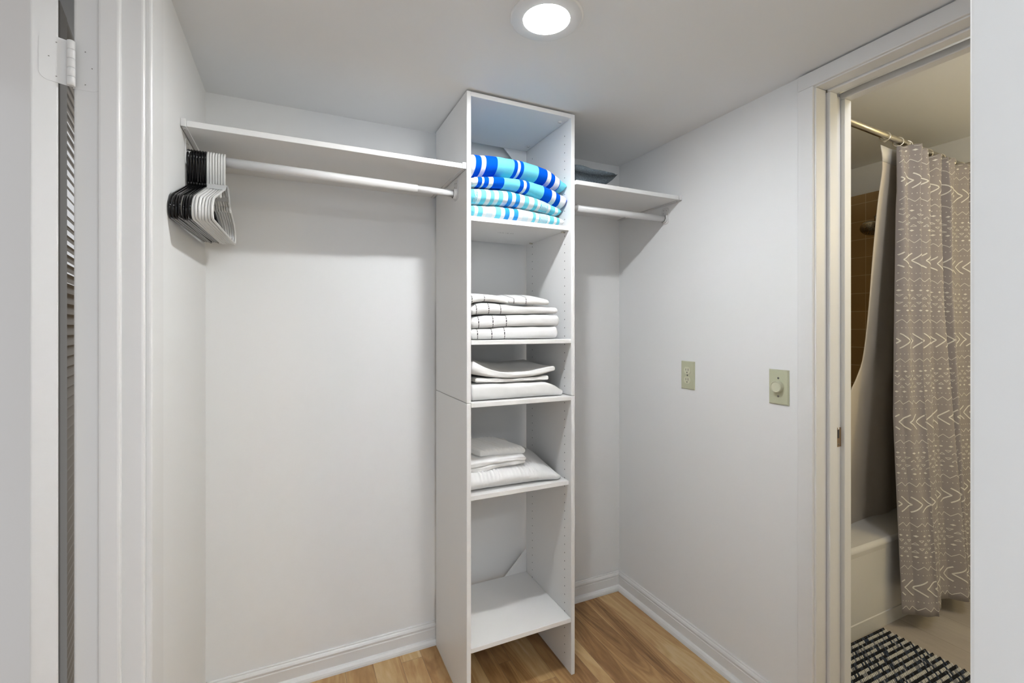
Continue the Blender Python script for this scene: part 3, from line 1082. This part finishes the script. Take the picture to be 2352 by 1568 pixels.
class Skew(Slab):
    skew, lift = 0.55, 0.10

    def S(self, x_, phi, k=1.0, grow=0.0):
        p = super().S(x_, phi, k, grow)
        p.x = max(SI0 + 0.004, p.x - (p.y - self.yf) * self.skew)
        p.z += (p.y - self.yf) * self.lift
        return p

    def mesh(self, mb, n=48, step=0.003, **k_):
        N = int((self.xs[-1] - self.xs[0]) / step)
        x0, x1, r = self.xs[0], self.xs[-1], self.edge
        R = []
        for i in range(-3, N + 4):
            xx = x0 + (x1 - x0) * min(max(i, 0), N) / N
            P = [self.S(xx, 2 * math.pi * q / n) for q in range(n)]
            over = -i if i < 0 else max(0, i - N)
            if over:
                t = over / 3.3
                kk = math.sqrt(1 - t * t)
                zm = sum(p.z for p in P) / n
                sg = -1 if i < 0 else 1
                c_ = (catmull(self.xs, self.zb, xx) + catmull(self.xs, self.zt, xx)) / 2
                P = [Vector((max(SI0 + 0.004, p.x + sg * r * t), p.y, c_ + (p.y - self.yf) * self.lift + (p.z - c_ - (p.y - self.yf) * self.lift) * kk)) for p in P]
            R.append(P)
        mb.loft(R, 0, True, True, True)


YH = YW - 0.006
K = trace(zw, [(585, 236), (640, 226), (760, 220), (900, 222), (1000, 238), (1032, 250)], [(585, 300), (700, 312), (850, 318), (1032, 321)], YH, None, 10)
fb = at(*zw(425, 140), 'y', 1.665)
mb = MB()
sl = Skew(K, YH, 1.67, e=2.4, edge=0.007, wob=0.0007, seed=4)
sl.skew = (K[0][0] - fb.x) / (1.665 - YH)
sl.lift = 0.13
sl.mesh(mb, step=0.005)
for u in (630, 775):
    xx = at(*zw(u, 275), 'y', YH).x
    dots(mb, sl, xx, -1.15, 0.85, 5)
    line(mb, sl, xx, 0.9, 2.0, 14, w_=0.0012)
o = weld(mb.build('hand_towel', [TERRY, DOT], origin=((K[0][0] + K[-1][0]) / 2, 1.6, K[0][1])))
tag(o, 'white hand towel with two dark stripes, on the right of the stack top', 'towel', 'white hand towels on the stack')

# ---- folded bed sheets
K = trace(zw, [(90, 1280), (200, 1262), (500, 1256), (800, 1245), (1100, 1236), (1180, 1275), (1195, 1320)], [(90, 1455), (1195, 1375)], 1.492, 1.0318, 14)
K = [(max(x_, SI0 + 0.019) if i == 0 else x_, a, b) for i, (x_, a, b) in enumerate(K)]
mb = MB()
sl = Slab(K, 1.492, 1.79, e=3.4, edge=0.010, wob=0.0008, seed=12)
sl.mesh(mb, step=0.008)
o = weld(mb.build('bed_sheet', [SHEET, DOT], origin=((K[0][0] + K[-1][0]) / 2, 1.64, 1.0318)))
tag(o, 'thick neatly folded white bed sheet lying flat on its shelf', 'bed sheet', 'folded bed sheets in the tower')
zs1 = max(b for _, a, b in K)
bs = empty('bed_sheet', (0.72, 1.63, zs1), 'crumpled folded white bed sheet on top of the neat one', 'bed sheet', 'folded bed sheets in the tower')
K = trace(zw, [(190, 1190), (400, 1196), (700, 1196), (900, 1180), (1000, 1165), (1030, 1160)], [(190, 1252), (500, 1245), (800, 1228), (1030, 1216)], 1.500, None, 12)
mb = MB()
Slab(K, 1.500, 1.74, e=3.0, edge=0.006, wob=0.0012, seed=13).mesh(mb, step=0.008)
weld(mb.build('lower_fold', SHEET, bs))
# upper fold: dished sheet with a raised lip all round
Yf = 1.494
Tp = [(150, 985), (195, 1015), (300, 1072), (450, 1118), (600, 1128), (850, 1105), (1000, 1072), (1080, 1045), (1100, 1046)]
Bt = [(150, 1160), (250, 1180), (350, 1190), (600, 1200), (900, 1172), (1050, 1130), (1100, 1112)]
K = trace(zw, Tp, Bt, Yf, None, 16)
mb = MB()
fx = [k[0] for k in K]
bk = [at(*zw(u, v), 'y', 1.74) for u, v in ((150, 945), (270, 975), (470, 1000), (700, 975), (840, 962), (890, 1020), (1112, 1035))]
bxs, bzs = [p.x for p in bk], [p.z for p in bk]


class Dish(Slab):
    def S(self, x_, phi, k=1.0, grow=0.0):
        p = super().S(x_, phi, k, grow)
        if math.sin(phi) > 0.25:
            dep = min(1, max(0, (p.y - self.yf) / (self.yb - self.yf)))
            t = (x_ - self.xs[0]) / (self.xs[-1] - self.xs[0])
            zbk = float(np.interp(x_ + 0.03 * dep, bxs, bzs))
            zft = catmull(self.xs, self.zt, x_)
            tgt = zft + (zbk - zft) * dep - 0.012 * math.sin(math.pi * min(1, dep * 1.2)) * (1 - t * 0.5) + (0.0018 * math.sin(x_ * 70 + dep * 9) + 0.0012 * math.sin(x_ * 150 - dep * 14)) * math.sin(math.pi * dep)
            f = min(1, (math.sin(phi) - 0.25) / 0.5)
            p.z = p.z * (1 - f) + max(tgt, catmull(self.xs, self.zb, x_) + 0.004) * f
        return p


Dish(K, Yf, 1.745, e=2.4, edge=0.010, wob=0.0012, seed=14).mesh(mb, n=56, step=0.006)
weld(mb.build('upper_fold', SHEET, bs))

# ---- bath mats and towels on the lower shelf
zl = zoomer(1060, 960, 7.129)
Yl = 1.505
Zm = 0.7145
Tp = [(120, 955), (400, 900), (800, 860), (1100, 835), (1350, 840), (1500, 880), (1570, 930)]
K = trace(zl, Tp, [(120, 1235), (1570, 1000)], Yl, Zm, 16)
K = [(max(x_, SI0 + 0.019) if i == 0 else x_, a, b) for i, (x_, a, b) in enumerate(K)]
mb = MB()


def ribs1(x_, y):
    return 0.0022 * math.sin(x_ * 430) * (1 if math.sin(x_ * 42 + 0.4) > -0.1 else 0.15)


Slab(K, Yl, 1.79, e=2.1, edge=0.020, back=0.052, wob=0.0008, seed=21, ribs=ribs1, rollk=1.6).mesh(mb, step=0.0025)
o = weld(mb.build('bath_towel', TERRY, origin=((K[0][0] + K[-1][0]) / 2, 1.64, Zm)))
tag(o, 'thick plump white towel, bottom of the small pile on the lower shelf', 'towel', 'white towels on the lower shelf')
big = K
ym = 1.530
Tp = [(120, 760), (200, 735), (400, 700), (700, 662), (900, 640), (1030, 628)]
Bt = [(120, 905), (200, 925), (290, 930), (380, 900), (500, 842), (740, 800), (900, 778), (1030, 752)]
K = trace(zl, Tp, Bt, ym, None, 14)
K = [(max(x_, SI0 + 0.010) if i == 0 else x_, a, b) for i, (x_, a, b) in enumerate(K)]
mb = MB()
Ka = [(x_, a + (b - a) * 0.50, b) for x_, a, b in K]
Kb = [(x_, a, a + (b - a) * 0.54) for x_, a, b in K]
for K_, y_, sd in ((Ka, ym, 22), (Kb, ym + 0.003, 25)):
    sl = Skew(K_, y_, 1.72, e=2.6, edge=0.006, wob=0.0014, seed=sd)
    sl.skew, sl.lift = 0.0, 0.15
    sl.mesh(mb, step=0.006)
o = weld(mb.build('hand_towel', TERRY, origin=((K[0][0] + K[-1][0]) / 2, 1.63, K[0][1])))
tag(o, 'folded white hand towel with layered edges, middle of the lower pile', 'towel', 'white towels on the lower shelf')
# ribbed cloth on top, turned a little
yr_ = 1.560
A = at(*zl(375, 655), 'y', yr_)
B_ = at(*zl(1035, 590), 'y', yr_)
mb = MB()
kx = 0.30
K = [(A.x - 0.008, A.z + 0.002, A.z + 0.030), (A.x + 0.03, A.z + 0.003, A.z + 0.031), ((A.x + B_.x) / 2, (A.z + B_.z) / 2 + 0.001, (A.z + B_.z) / 2 + 0.029), (B_.x - 0.006, B_.z + 0.001, B_.z + 0.027)]


def ribs2(x_, y):
    return 0.0028 * math.sin(x_ * 400) * (1 if math.sin(x_ * 60) > -0.5 else 0.3)


sl = Skew(K, yr_, 1.69, e=3.0, edge=0.008, wob=0.0008, seed=23, ribs=ribs2)
sl.lift = 0.15
sl.mesh(mb, n=80, step=0.002)
o = mb.build('wash_cloth', TERRY, origin=((A.x + B_.x) / 2, 1.62, A.z))
tag(o, 'ribbed white cloth folded small, on top of the lower pile', 'towel', 'white towels on the lower shelf')

# ------------------------------------------------------------------ grey cushion
cz0 = SZ - 0.001
co = Vector((1.050, 1.580, cz0))
mb = MB()
N = 26
top, botm = [], []
ca_, sa_ = math.cos(math.radians(-6)), math.sin(math.radians(-6))
LX, LY, TH = 0.096, 0.112, 0.040


def cpt(u, v, sgn):
    pin = 1 - 0.07 * (1 - u * u) - 0.07 * (1 - v * v) * 0
    x_ = u * LX * (1 - 0.09 * (1 - v * v) * 0 - 0.08 * (1 - abs(v)) * 0 - 0.07 * v * v * 0)
    y_ = v * LY
    # sides draw in between the corners
    x_ *= 1 - 0.10 * (1 - v * v)
    y_ *= 1 - 0.10 * (1 - u * u)
    fu = 1 - abs(u) ** (7 if u < 0 else 2.6)
    f = max(0.0, fu * (1 - v ** 4)) ** 0.45 * (1 - 0.20 * u)
    f *= 1 + 0.05 * math.sin(7 * u + 3 * v) + 0.04 * math.sin(9 * v - 2 * u)
    z_ = max(TH * f * sgn + 0.037, 0.0008)
    return Vector((co.x + x_ * ca_ - y_ * sa_, co.y + x_ * sa_ + y_ * ca_, co.z + z_ + 0.008 * (abs(u * v) ** 3)))


for sgn in (1, -1):
    V = [cpt(-1 + 2 * i / N, -1 + 2 * j / N, sgn) for j in range(N + 1) for i in range(N + 1)]
    F_ = []
    for j in range(N):
        for i in range(N):
            q = (j * (N + 1) + i, j * (N + 1) + i + 1, (j + 1) * (N + 1) + i + 1, (j + 1) * (N + 1) + i)
            F_.append(q if sgn > 0 else q[::-1])
    mb.add(V, F_, 0, True)
o = weld(mb.build('cushion', CUSH, origin=co), 2e-4)
tag(o, 'small dark grey tweed cushion lying on the right shelf', 'cushion')

# ------------------------------------------------------------------ wall plates


def plate_profile(mb, yc, zc, hw_, hh, mi=0):
    """bevelled cover plate on the right wall"""
    L = [(XR - 0.0002, hw_, hh), (XR - 0.0025, hw_, hh), (XR - 0.0060, hw_ - 0.0035, hh - 0.0035), (XR - 0.0062, 0.0, 0.0)]
    rings = [[(x_, yc - a, zc - b), (x_, yc + a, zc - b), (x_, yc + a, zc + b), (x_, yc - a, zc + b)] for x_, a, b in L[:3]]
    mb.loft(rings, mi, True, True, False)


oc = (XR, 1.4215, 1.0895)
ot = empty('wall_outlet', oc, 'ivory double outlet on the right wall, nearer the corner', 'outlet')
mb = MB()
plate_profile(mb, oc[1], oc[2], 0.0350, 0.0570)
mb.build('cover_plate', IVORY, ot)
for s in (1, -1):
    zc_ = oc[2] + s * 0.0195
    out_ = []
    for k in range(32):
        a = 2 * math.pi * k / 32
        out_.append((0.0172 * math.cos(a), max(-0.0140, min(0.0140, 0.0172 * math.sin(a)))))
    mb = MB()
    mb.prism(out_, (XR - 0.0060, oc[1], zc_), (0, 1, 0), (0, 0, 1), (-0.0020, 0, 0))
    rc = mb.build('receptacle', IVORY2, ot)
    xs_ = XR - 0.0079
    for dy, hh in ((0.0063, 0.0040), (-0.0063, 0.0048)):
        bx('slot', (xs_, oc[1] + dy - 0.0010, zc_ + 0.0035 - hh), (xs_ - 0.0004, oc[1] + dy + 0.0010, zc_ + 0.0035 + hh), PIN, rc)
    mb = MB()
    mb.lathe([(0.0026, 0.0), (0.0024, -0.0003), (0.0001, -0.0004)], (xs_, oc[1], zc_ - 0.0078), 'x', 12)
    mb.build('ground_hole', PIN, rc)
mb = MB()
mb.lathe([(0.0035, 0), (0.0030, -0.0012), (0.0001, -0.0016)], (XR - 0.0060, oc[1], oc[2]), 'x', 16)
mb.build('screw', SCREW, ot)

dc = (XR, 1.0272, 1.0870)
dm = empty('dimmer_switch', dc, 'ivory rotary dimmer with a round knob beside the bathroom doorway', 'dimmer switch')
mb = MB()
plate_profile(mb, dc[1], dc[2], 0.0350, 0.0578)
mb.build('cover_plate', IVORY, dm)
mb = MB()
for pr in ([(0.0195, -0.0062), (0.0190, -0.0200)], [(0.0190, -0.0200), (0.0182, -0.0213), (0.0165, -0.0215)], [(0.0165, -0.0215), (0.0150, -0.0192)], [(0.0150, -0.0192), (0.0001, -0.0192)]):
    mb.lathe(pr, (XR, dc[1], dc[2] + 0.002), 'x', 48)
mb.build('knob', IVORY2, dm)
for s in (1, -1):
    mb = MB()
    mb.lathe([(0.0036, 0), (0.0030, -0.0010), (0.0001, -0.0012)], (XR - 0.0060, dc[1], dc[2] + s * 0.0300), 'x', 16)
    mb.box((XR - 0.0076, dc[1] - 0.0028, dc[2] + s * 0.0300 - 0.0004), (XR - 0.0072, dc[1] + 0.0028, dc[2] + s * 0.0300 + 0.0004), 1)
    mb.build('screw', [SCREW, PIN], dm)

# ------------------------------------------------------------------ bathroom
BH = 2.2504
BXE, TYB, TYF = 3.10, 1.90, 1.14
mb = MB()
tones = []
br_ = random.Random(3)
x = 1.625
k = 0
xs_edges = [1.58, 1.78, 1.985, 2.19, at(2071, 1424, 'z', 0).x, at(2071, 1424, 'z', 0).x + 0.205, 2.90, 3.10]
for a, b in zip(xs_edges, xs_edges[1:]):
    y = -0.6 - br_.random() * 0.5
    while y < TYF:
        y0_, y1_ = max(y, -0.6), min(y + 0.9, TYF + 0.02)
        if y1_ > y0_:
            g = 0.0011
            mb.add([(a + g, y0_ + g, 0), (b - g, y0_ + g, 0), (b - g, y1_ - g, 0), (a + g, y1_ - g, 0)], [(0, 1, 2, 3)])
            tones.append((br_.uniform(0.45, 0.75), br_.random(), br_.random()))
        y += 0.9
mb.box((XW - 0.0, -0.6, -0.05), (BXE, TYB, -0.0012), 1)
bfm = mat('tile_grout', (0.36, 0.31, 0.25), 0.9)
o = mb.build('floor_bathroom', [BTILE, bfm])
ca = o.data.color_attributes.new('tone', 'FLOAT_COLOR', 'CORNER')
for p in o.data.polygons:
    t = tones[p.index] if p.index < len(tones) else (0.4, 0.1, 0.1)
    for li in p.loop_indices:
        ca.data[li].color = (*t, 1)
struct(o)
struct(bx('ceiling_bathroom', (XW, -0.7, BH), (BXE + 0.1, TYB + 0.1, BH + 0.05), BCEIL))
BWALL = mat('bath_wall_paint', (0.70, 0.69, 0.64), 0.7, bump=0.05, bscale=40)
ztile = 2.0815
mb = MB()
mb.box((BXE, -0.6, 0), (BXE + 0.1, TYB, BH))
struct(mb.build('wall_bathroom_end', BWALL))
struct(bx('wall_bathroom_back', (XW, TYB, 0), (BXE + 0.1, TYB + 0.1, BH), BWALL))
struct(bx('wall_bathroom_front', (XW, -0.7, 0), (BXE + 0.1, -0.6, BH), BWALL))
struct(MB().box((BXE - 0.008, TYF + 0.03, 0.36), (BXE - 0.0004, TYB - 0.0005, ztile)).build('wall_tile_end', TILE))
struct(MB().box((XW + 0.001, TYB - 0.008, 0.36), (BXE - 0.0085, TYB - 0.0004, ztile)).build('wall_tile_back', TILE))

# bathtub: apron, rolled rim, sunk basin
TZT = 0.372
tx0_, tx1_ = XW + 0.004, BXE - 0.010


def rrect(x0, x1, y0, y1, r, z, n=6):
    P = []
    for cx_, cy_, a0 in ((x1 - r, y0 + r, -math.pi / 2), (x1 - r, y1 - r, 0), (x0 + r, y1 - r, math.pi / 2), (x0 + r, y0 + r, math.pi)):
        for k in range(n + 1):
            a = a0 + math.pi / 2 * k / n
            P.append((cx_ + r * math.cos(a), cy_ + r * math.sin(a), z))
    return P


mb = MB()
tyb_ = TYB - 0.010
rings = [rrect(tx0_, tx1_, TYF, tyb_, 0.004, 0.0005), rrect(tx0_, tx1_, TYF, tyb_, 0.004, 0.058), rrect(tx0_, tx1_, TYF + 0.003, tyb_, 0.004, 0.061),
         rrect(tx0_, tx1_, TYF + 0.003, tyb_, 0.006, TZT - 0.040), rrect(tx0_, tx1_, TYF + 0.001, tyb_, 0.008, TZT - 0.020), rrect(tx0_, tx1_, TYF + 0.002, tyb_, 0.010, TZT - 0.005), rrect(tx0_ + 0.003, tx1_ - 0.003, TYF + 0.012, tyb_ - 0.003, 0.012, TZT),
         rrect(tx0_ + 0.05, tx1_ - 0.05, TYF + 0.092, tyb_ - 0.05, 0.09, TZT - 0.001), rrect(tx0_ + 0.06, tx1_ - 0.06, TYF + 0.102, tyb_ - 0.058, 0.09, TZT - 0.010),
         rrect(tx0_ + 0.10, tx1_ - 0.14, TYF + 0.14, tyb_ - 0.09, 0.10, 0.12), rrect(tx0_ + 0.16, tx1_ - 0.20, TYF + 0.18, tyb_ - 0.13, 0.08, 0.07)]
mb.loft(rings[:5], 0, True, False, False)
mb.loft(rings[4:7], 0, True, False, True)
mb.loft(rings[6:8], 0, True, False, False)
mb.loft(rings[7:], 0, True, True, True)
mb.add(rings[0], [tuple(range(len(rings[0])))])
o = mb.build('bathtub', TUB, origin=((tx0_ + tx1_) / 2, 1.52, 0), bevel=0)
tag(o, 'white enamel bathtub behind the shower curtain', 'bathtub')

# curtain rod, rings, curtain, liner
RD0, RD1 = Vector((XW + 0.001, 1.0755, 2.090)), Vector((BXE - 0.001, 1.161, 2.090))
RDd = (RD1 - RD0).normalized()
cr_ = empty('curtain_rod', (RD0 + RD1) / 2, 'brushed nickel shower curtain rod across the bathroom', 'curtain rod')
MB().tube([RD0 + RDd * 0.01, RD1 - RDd * 0.01], 0.0130, 24).build('tube', NICK, cr_)
for P, k in ((RD0, 1), (RD1, -1)):
    mb = MB()
    mb.lathe([(0.030, 0), (0.030, k * 0.004), (0.020, k * 0.012), (0.0135, k * 0.020)], P, 'x', 28, 0, True)
    mb.build('end_flange', NICK, cr_)


def rod_y(x_):
    return RD0.y + (x_ - RD0.x) / (RD1.x - RD0.x) * (RD1.y - RD0.y)


CX0, CX1 = 2.352, 3.080
CZ0, CZ1 = 0.075, 2.074
PER = 0.268


def cpath(t, z):
    """plan position of the curtain at fabric parameter t and height z"""
    h = (z - CZ0) / (CZ1 - CZ0)                       # 0 hem .. 1 top
    x_ = CX0 + (CX1 - CX0) * t - 0.022 * (1 - h) * (1 - t)
    amp = 0.052 * (0.75 + 0.35 * (1 - h)) * min(1, 0.5 + t * 6)
    ph = 2 * math.pi * (x_ - 2.388) / PER
    base = min(rod_y(x_) - 0.012, 1.072 + 0.080 * h) - 0.012 * (1 - h)
    y_ = base - amp * math.sin(ph) - 0.018 * math.sin(2 * ph + 1.1 + 1.5 * h) - 0.015 * math.sin(3.7 * ph + 2.0 + 2 * h) * (0.5 + 0.7 * h)
    if y_ > base:                                     # the liner keeps the folds from swinging far inwards
        y_ = base + (y_ - base) * 0.25
    # the top gathers between the rings
    top_ = max(0, (h - 0.90) / 0.10)
    y_ += top_ * 0.012 * math.sin(2 * math.pi * (x_ - 2.33) / 0.125)
    # leading edge curls back
    if t < 0.035:
        y_ += (0.035 - t) / 0.035 * 0.016
        x_ -= 0.006 * math.sin(t / 0.035 * math.pi)
    x_ += 0.030 * math.sin(2 * ph + 0.4) * 0.5 * min(1, t * 8)
    if z < 0.42:
        y_ = min(y_, TYF - 0.008)
    z_ = z - top_ * 0.012 * (0.5 + 0.5 * math.sin(2 * math.pi * (x_ - 2.33) / 0.125))
    return Vector((x_, y_, z_))


NT, NZ = 520, 60
acc = [0.0]
for i in range(NT):
    acc.append(acc[-1] + (cpath((i + 1) / NT, 1.1).xy - cpath(i / NT, 1.1).xy).length)
CL = acc[-1]


def cs_(u, z, off=0.0):
    t = float(np.interp(u, acc, [i / NT for i in range(NT + 1)]))
    p = cpath(t, z)
    if off:
        q = cpath(min(1, t + 0.002), z) - cpath(max(0, t - 0.002), z)
        n_ = Vector((q.y, -q.x, 0)).normalized()
        p = p + n_ * off
    return p


mb = MB()
R = []
for j in range(NZ + 1):
    z_ = CZ0 + (CZ1 - CZ0) * j / NZ
    R.append([cpath(i / NT, z_) for i in range(NT + 1)])
mb.loft(R, 0, False, False, True)
OFF = 0.0012


def poly(P):
    for o_ in (OFF, -OFF):
        mb.add([cs_(u, z_, o_) for u, z_ in P], [tuple(range(len(P)))], 1)


def stroke(a, b, wd, n=3):
    a, b = Vector(a), Vector(b)
    d = (b - a)
    s = Vector((-d.y, d.x)).normalized() * wd / 2
    for k in range(n):
        p, q = a + d * (k / n), a + d * ((k + 1) / n)
        P = [p + s, p - s, q - s, q + s]
        if min(v.x for v in P) > 0.003 and max(v.x for v in P) < CL - 0.003 and min(v.y for v in P) > CZ0 + 0.004 and max(v.y for v in P) < CZ1 - 0.004:
            poly([(v.x, v.y) for v in P])


def row_dots(z_, sp=0.0128, r=0.0020):
    u = 0.01
    while u < CL - 0.01:
        if CZ0 + 0.006 < z_ < CZ1 - 0.006:
            poly([(u - r, z_), (u, z_ - r), (u + r, z_), (u, z_ + r)])
        u += sp


def row_zig(z_, per=0.034, a=0.0078):
    u = 0.005
    while u < CL:
        stroke((u, z_ - a), (u + per / 2, z_ + a), 0.0019, 3)
        stroke((u + per / 2, z_ + a), (u + per, z_ - a), 0.0019, 3)
        u += per


def row_diam(z_, sp=0.029):
    u = 0.012
    while u < CL - 0.012:
        if CZ0 + 0.006 < z_ < CZ1 - 0.006:
            poly([(u - 0.0070, z_), (u, z_ - 0.0042), (u + 0.0070, z_), (u, z_ + 0.0042)])
        u += sp


def row_tri(z_, sp=0.036):
    u = 0.014
    k = 0
    while u < CL - 0.014:
        s = 1 if k % 2 else -1
        zc_ = z_ - s * 0.0052
        A_, B1, C1 = (u - 0.0085, zc_ - s * 0.0040), (u + 0.0085, zc_ - s * 0.0040), (u, zc_ + s * 0.0040)
        for p, q in ((A_, B1), (B1, C1), (C1, A_)):
            stroke(p, q, 0.0016, 1)
        u += sp / 2
        k += 1


def row_chev(z_, d, pitch=0.0395):
    u = -0.02
    while u < CL:
        ap = u + 0.042 if d > 0 else u
        e_ = u if d > 0 else u + 0.042
        stroke((e_, z_ + 0.032), (ap, z_), 0.0046, 6)
        stroke((e_, z_ - 0.032), (ap, z_), 0.0046, 6)
        u += pitch


for i, zc_ in enumerate([1.920 - 0.3465 * k for k in range(-1, 6)]):
    d = 1 if (i % 2) else -1
    if zc_ < 2.0:
        row_chev(zc_, d)
    for s, fn in ((0.056, row_dots), (0.084, row_zig), (0.108, row_dots), (0.130, row_diam), (0.157, row_tri), (0.190, row_tri), (0.2165, row_diam), (0.2385, row_dots), (0.2625, row_zig), (0.2905, row_dots)):
        fn(zc_ - s)
o = mb.build('shower_curtain', [CURT, CWHT], origin=(2.7, 1.08, CZ0))
so = o.modifiers.new('thickness', 'SOLIDIFY')
so.thickness = 0.0006
so.offset = 0
tag(o, 'taupe shower curtain printed with white arrows, zigzags and triangles', 'shower curtain')
# curtain rings
ring_mb = MB()
ring_mb.tube([(0, 0.019 * math.cos(a), 0.019 * math.sin(a)) for a in [2 * math.pi * k / 28 for k in range(29)]], 0.0022, 8, cap=False)
ring_mb.tube([(0, 0.004 * math.cos(a), -0.0195 + 0.004 * math.sin(a)) for a in [2 * math.pi * k / 10 for k in range(11)]], 0.0012, 6, cap=False)
rxs = [2.250, 2.365, 2.445, 2.545, 2.65, 2.77, 2.89, 3.00]
ro = ring_mb.build('curtain_ring', NICK)
rl = ['shiny metal curtain ring at the free end, holding the pale liner', 'shiny metal ring at the leading edge of the patterned curtain']
for i, xx in enumerate(rxs):
    r = ro if i == 0 else ro.copy()
    if i:
        C.objects.link(r)
    r.location = (xx, rod_y(xx), 2.090 - 0.0042)
    r.rotation_euler = (0, 0, math.radians(25 + (i * 37) % 30))
    tag(r, rl[i] if i < 2 else 'shiny metal curtain ring, %s along from the rod\'s free end' % (NTH + ['eighth'])[i], 'curtain ring', 'rings on the shower curtain rod')
# liner hanging inside the tub; its free edge swings outwards towards the bottom


def edge_x(px, z_, yf):
    """x of the free edge, on the sight line of the given column, at height z_"""
    t = (px - 1176) / F
    k = (math.sin(YAW) + t * math.cos(YAW)) / (math.cos(YAW) - t * math.sin(YAW))
    return yf * k


mb = MB()
R = []
LN0, LN1 = 0.215, 2.062
for j in range(61):
    h = j / 60
    z_ = LN0 + (LN1 - LN0) * h
    yl = rod_y(2.2) + 0.024 + 0.165 * max(0.0, 1 - h) ** 0.9
    px = catmull([0.0, 0.42, 0.455, 0.50, 0.62, 0.74, 0.87, 0.95, 0.975, 1.0], [1950, 1953, 1968, 1984, 1998, 2007, 2019, 2030, 2029, 2024], h)
    e_ = edge_x(px, z_, yl)
    row = []
    for i in range(41):
        t = i / 40
        x_ = e_ + (3.02 - e_) * t
        y_ = yl + (rod_y(x_) - rod_y(2.2)) + (0.010 * math.sin(t * 9 + h * 2) * (1 - 0.5 * h) + 0.004 * math.sin(t * 23 + 5 * h)) * min(1, t * 5)
        row.append(Vector((x_, y_, z_)))
    R.append(row)
mb.loft(R, 0, False, False, True)
mb.loft([[R[k][i] + Vector((0, -0.0012, 0)) for i in range(41)] for k in (58, 59, 60)], 1, False, False, True)
LBAND = mat('liner_band', (0.70, 0.68, 0.64), 0.6)
o = mb.build('curtain_liner', [LINER, LBAND], origin=(2.35, 1.2, 0.215))
so = o.modifiers.new('thickness', 'SOLIDIFY')
so.thickness = 0.0008
tag(o, 'plain cream shower liner hanging inside the bathtub', 'curtain liner')

# handheld shower head on the end wall
sh = empty('handheld_shower', (3.091, 1.52, 1.93), 'round handheld shower head with tilted face, on the tiled wall', 'shower head')
hc = at(2000, 524, 'x', 2.94)
mb = MB()
mb.lathe([(0.030, 0), (0.030, -0.004), (0.018, -0.012), (0.011, -0.018)], (3.0915, 1.52, 1.945), 'x', 24, 0, True)
mb.tube([(3.08, 1.52, 1.945), (3.03, 1.52, 1.942), (3.00, 1.515, 1.925), (2.985, 1.51, 1.905)], 0.0105, 14)
mb.tube([(2.985, 1.51, 1.910), (2.975, 1.505, 1.875)], [0.017, 0.014], 16)
mb.build('arm', CHROME, sh)
nf = Vector((-0.62, -0.20, -0.76)).normalized()
mb = MB()
a_ = nf.orthogonal().normalized()
b2 = nf.cross(a_)
rings = []
for r, d in ((0.0001, -0.030), (0.022, -0.028), (0.042, -0.016), (0.050, -0.004), (0.050, 0.004), (0.046, 0.008), (0.0001, 0.007)):
    rings.append([hc + nf * d + a_ * r * math.cos(2 * math.pi * k / 36) + b2 * r * math.sin(2 * math.pi * k / 36) for k in range(36)])
mb.loft(rings, 0, True, False, True)
for rr, nn in ((0.012, 6), (0.024, 12), (0.036, 18)):
    for k in range(nn):
        q = hc + nf * 0.0082 + a_ * rr * math.cos(2 * math.pi * k / nn) + b2 * rr * math.sin(2 * math.pi * k / nn)
        mb.disc(q, nf, 0.0024, 8, 1)
mb.build('head', [CHROME, PIN], sh)
hd = hc - nf * 0.018
mb = MB()
mb.tube([hd + Vector((0.004, -0.004, 0.004)), hd + Vector((0.022, -0.012, -0.02)), hd + Vector((0.030, -0.018, -0.08)), hd + Vector((0.034, -0.022, -0.17)), hd + Vector((0.036, -0.022, -0.22))], [0.014, 0.0135, 0.0115, 0.0125, 0.0095], 16)
mb.build('handle', CHROME, sh)
mb = MB()
b0 = hd + Vector((0.036, -0.022, -0.22))
hs = [b0 + Vector((0.02 * math.sin(k / 20 * 3.1), 0.05 * math.sin(k / 20 * 3.1), -0.55 * math.sin(k / 20 * 2.2))) for k in range(21)]
mb.tube(hs, 0.007, 10)
mb.build('hose', CHROME, sh)

# woven bath mat
c1 = at(2027, 1441, 'z', 0.012)
MX1, MY1 = 2.262, 1.128
MX0, MY0 = 1.66, 0.62
mb = MB()
mr = random.Random(9)
mb.box((MX0 + 0.004, MY0 + 0.004, 0.0006), (MX1 - 0.004, MY1 - 0.004, 0.006), 0)
ry, rx = 0.0120, 0.0090
ny, nx = int((MY1 - MY0) / ry), int((MX1 - MX0) / rx)
for j in range(ny):
    yc_ = MY1 - ry * (j + 0.5)
    dark = j % 2 == 0
    for i in range(nx):
        xc_ = MX1 - rx * (i + 0.5) + (0.004 if dark else 0) + mr.uniform(-0.0006, 0.0006)
        if dark:
            mi = mr.choices([0, 1, 3], [0.68, 0.26, 0.06])[0]
        else:
            mi = mr.choices([2, 3, 1], [0.68, 0.20, 0.12])[0]
        R = []
        sl_ = 0.95
        for a in (-1.15, -0.55, 0.0, 0.55, 1.15):
            cyl = math.cos(a)
            cx_, cy_ = xc_ + math.sin(a) * 0.0072 * sl_, yc_ + math.sin(a) * 0.0082
            zc_ = 0.0035 + 0.0072 * cyl
            rr = 0.0040 * (0.6 + 0.4 * cyl)
            R.append([(cx_ + rr * math.cos(t), cy_ - 0.3 * rr * math.sin(t) * math.sin(a), zc_ + 0.75 * rr * math.sin(t)) for t in (0, 0.785, 1.571, 2.356, 3.142, 4.712)])
        mb.loft(R, mi, True, True, True)
o = mb.build('bath_mat', [MATB, MATN, MATW, MATG], origin=((MX0 + MX1) / 2, (MY0 + MY1) / 2, 0))
tag(o, 'woven black, navy and white bath mat beside the bathtub', 'bath mat')
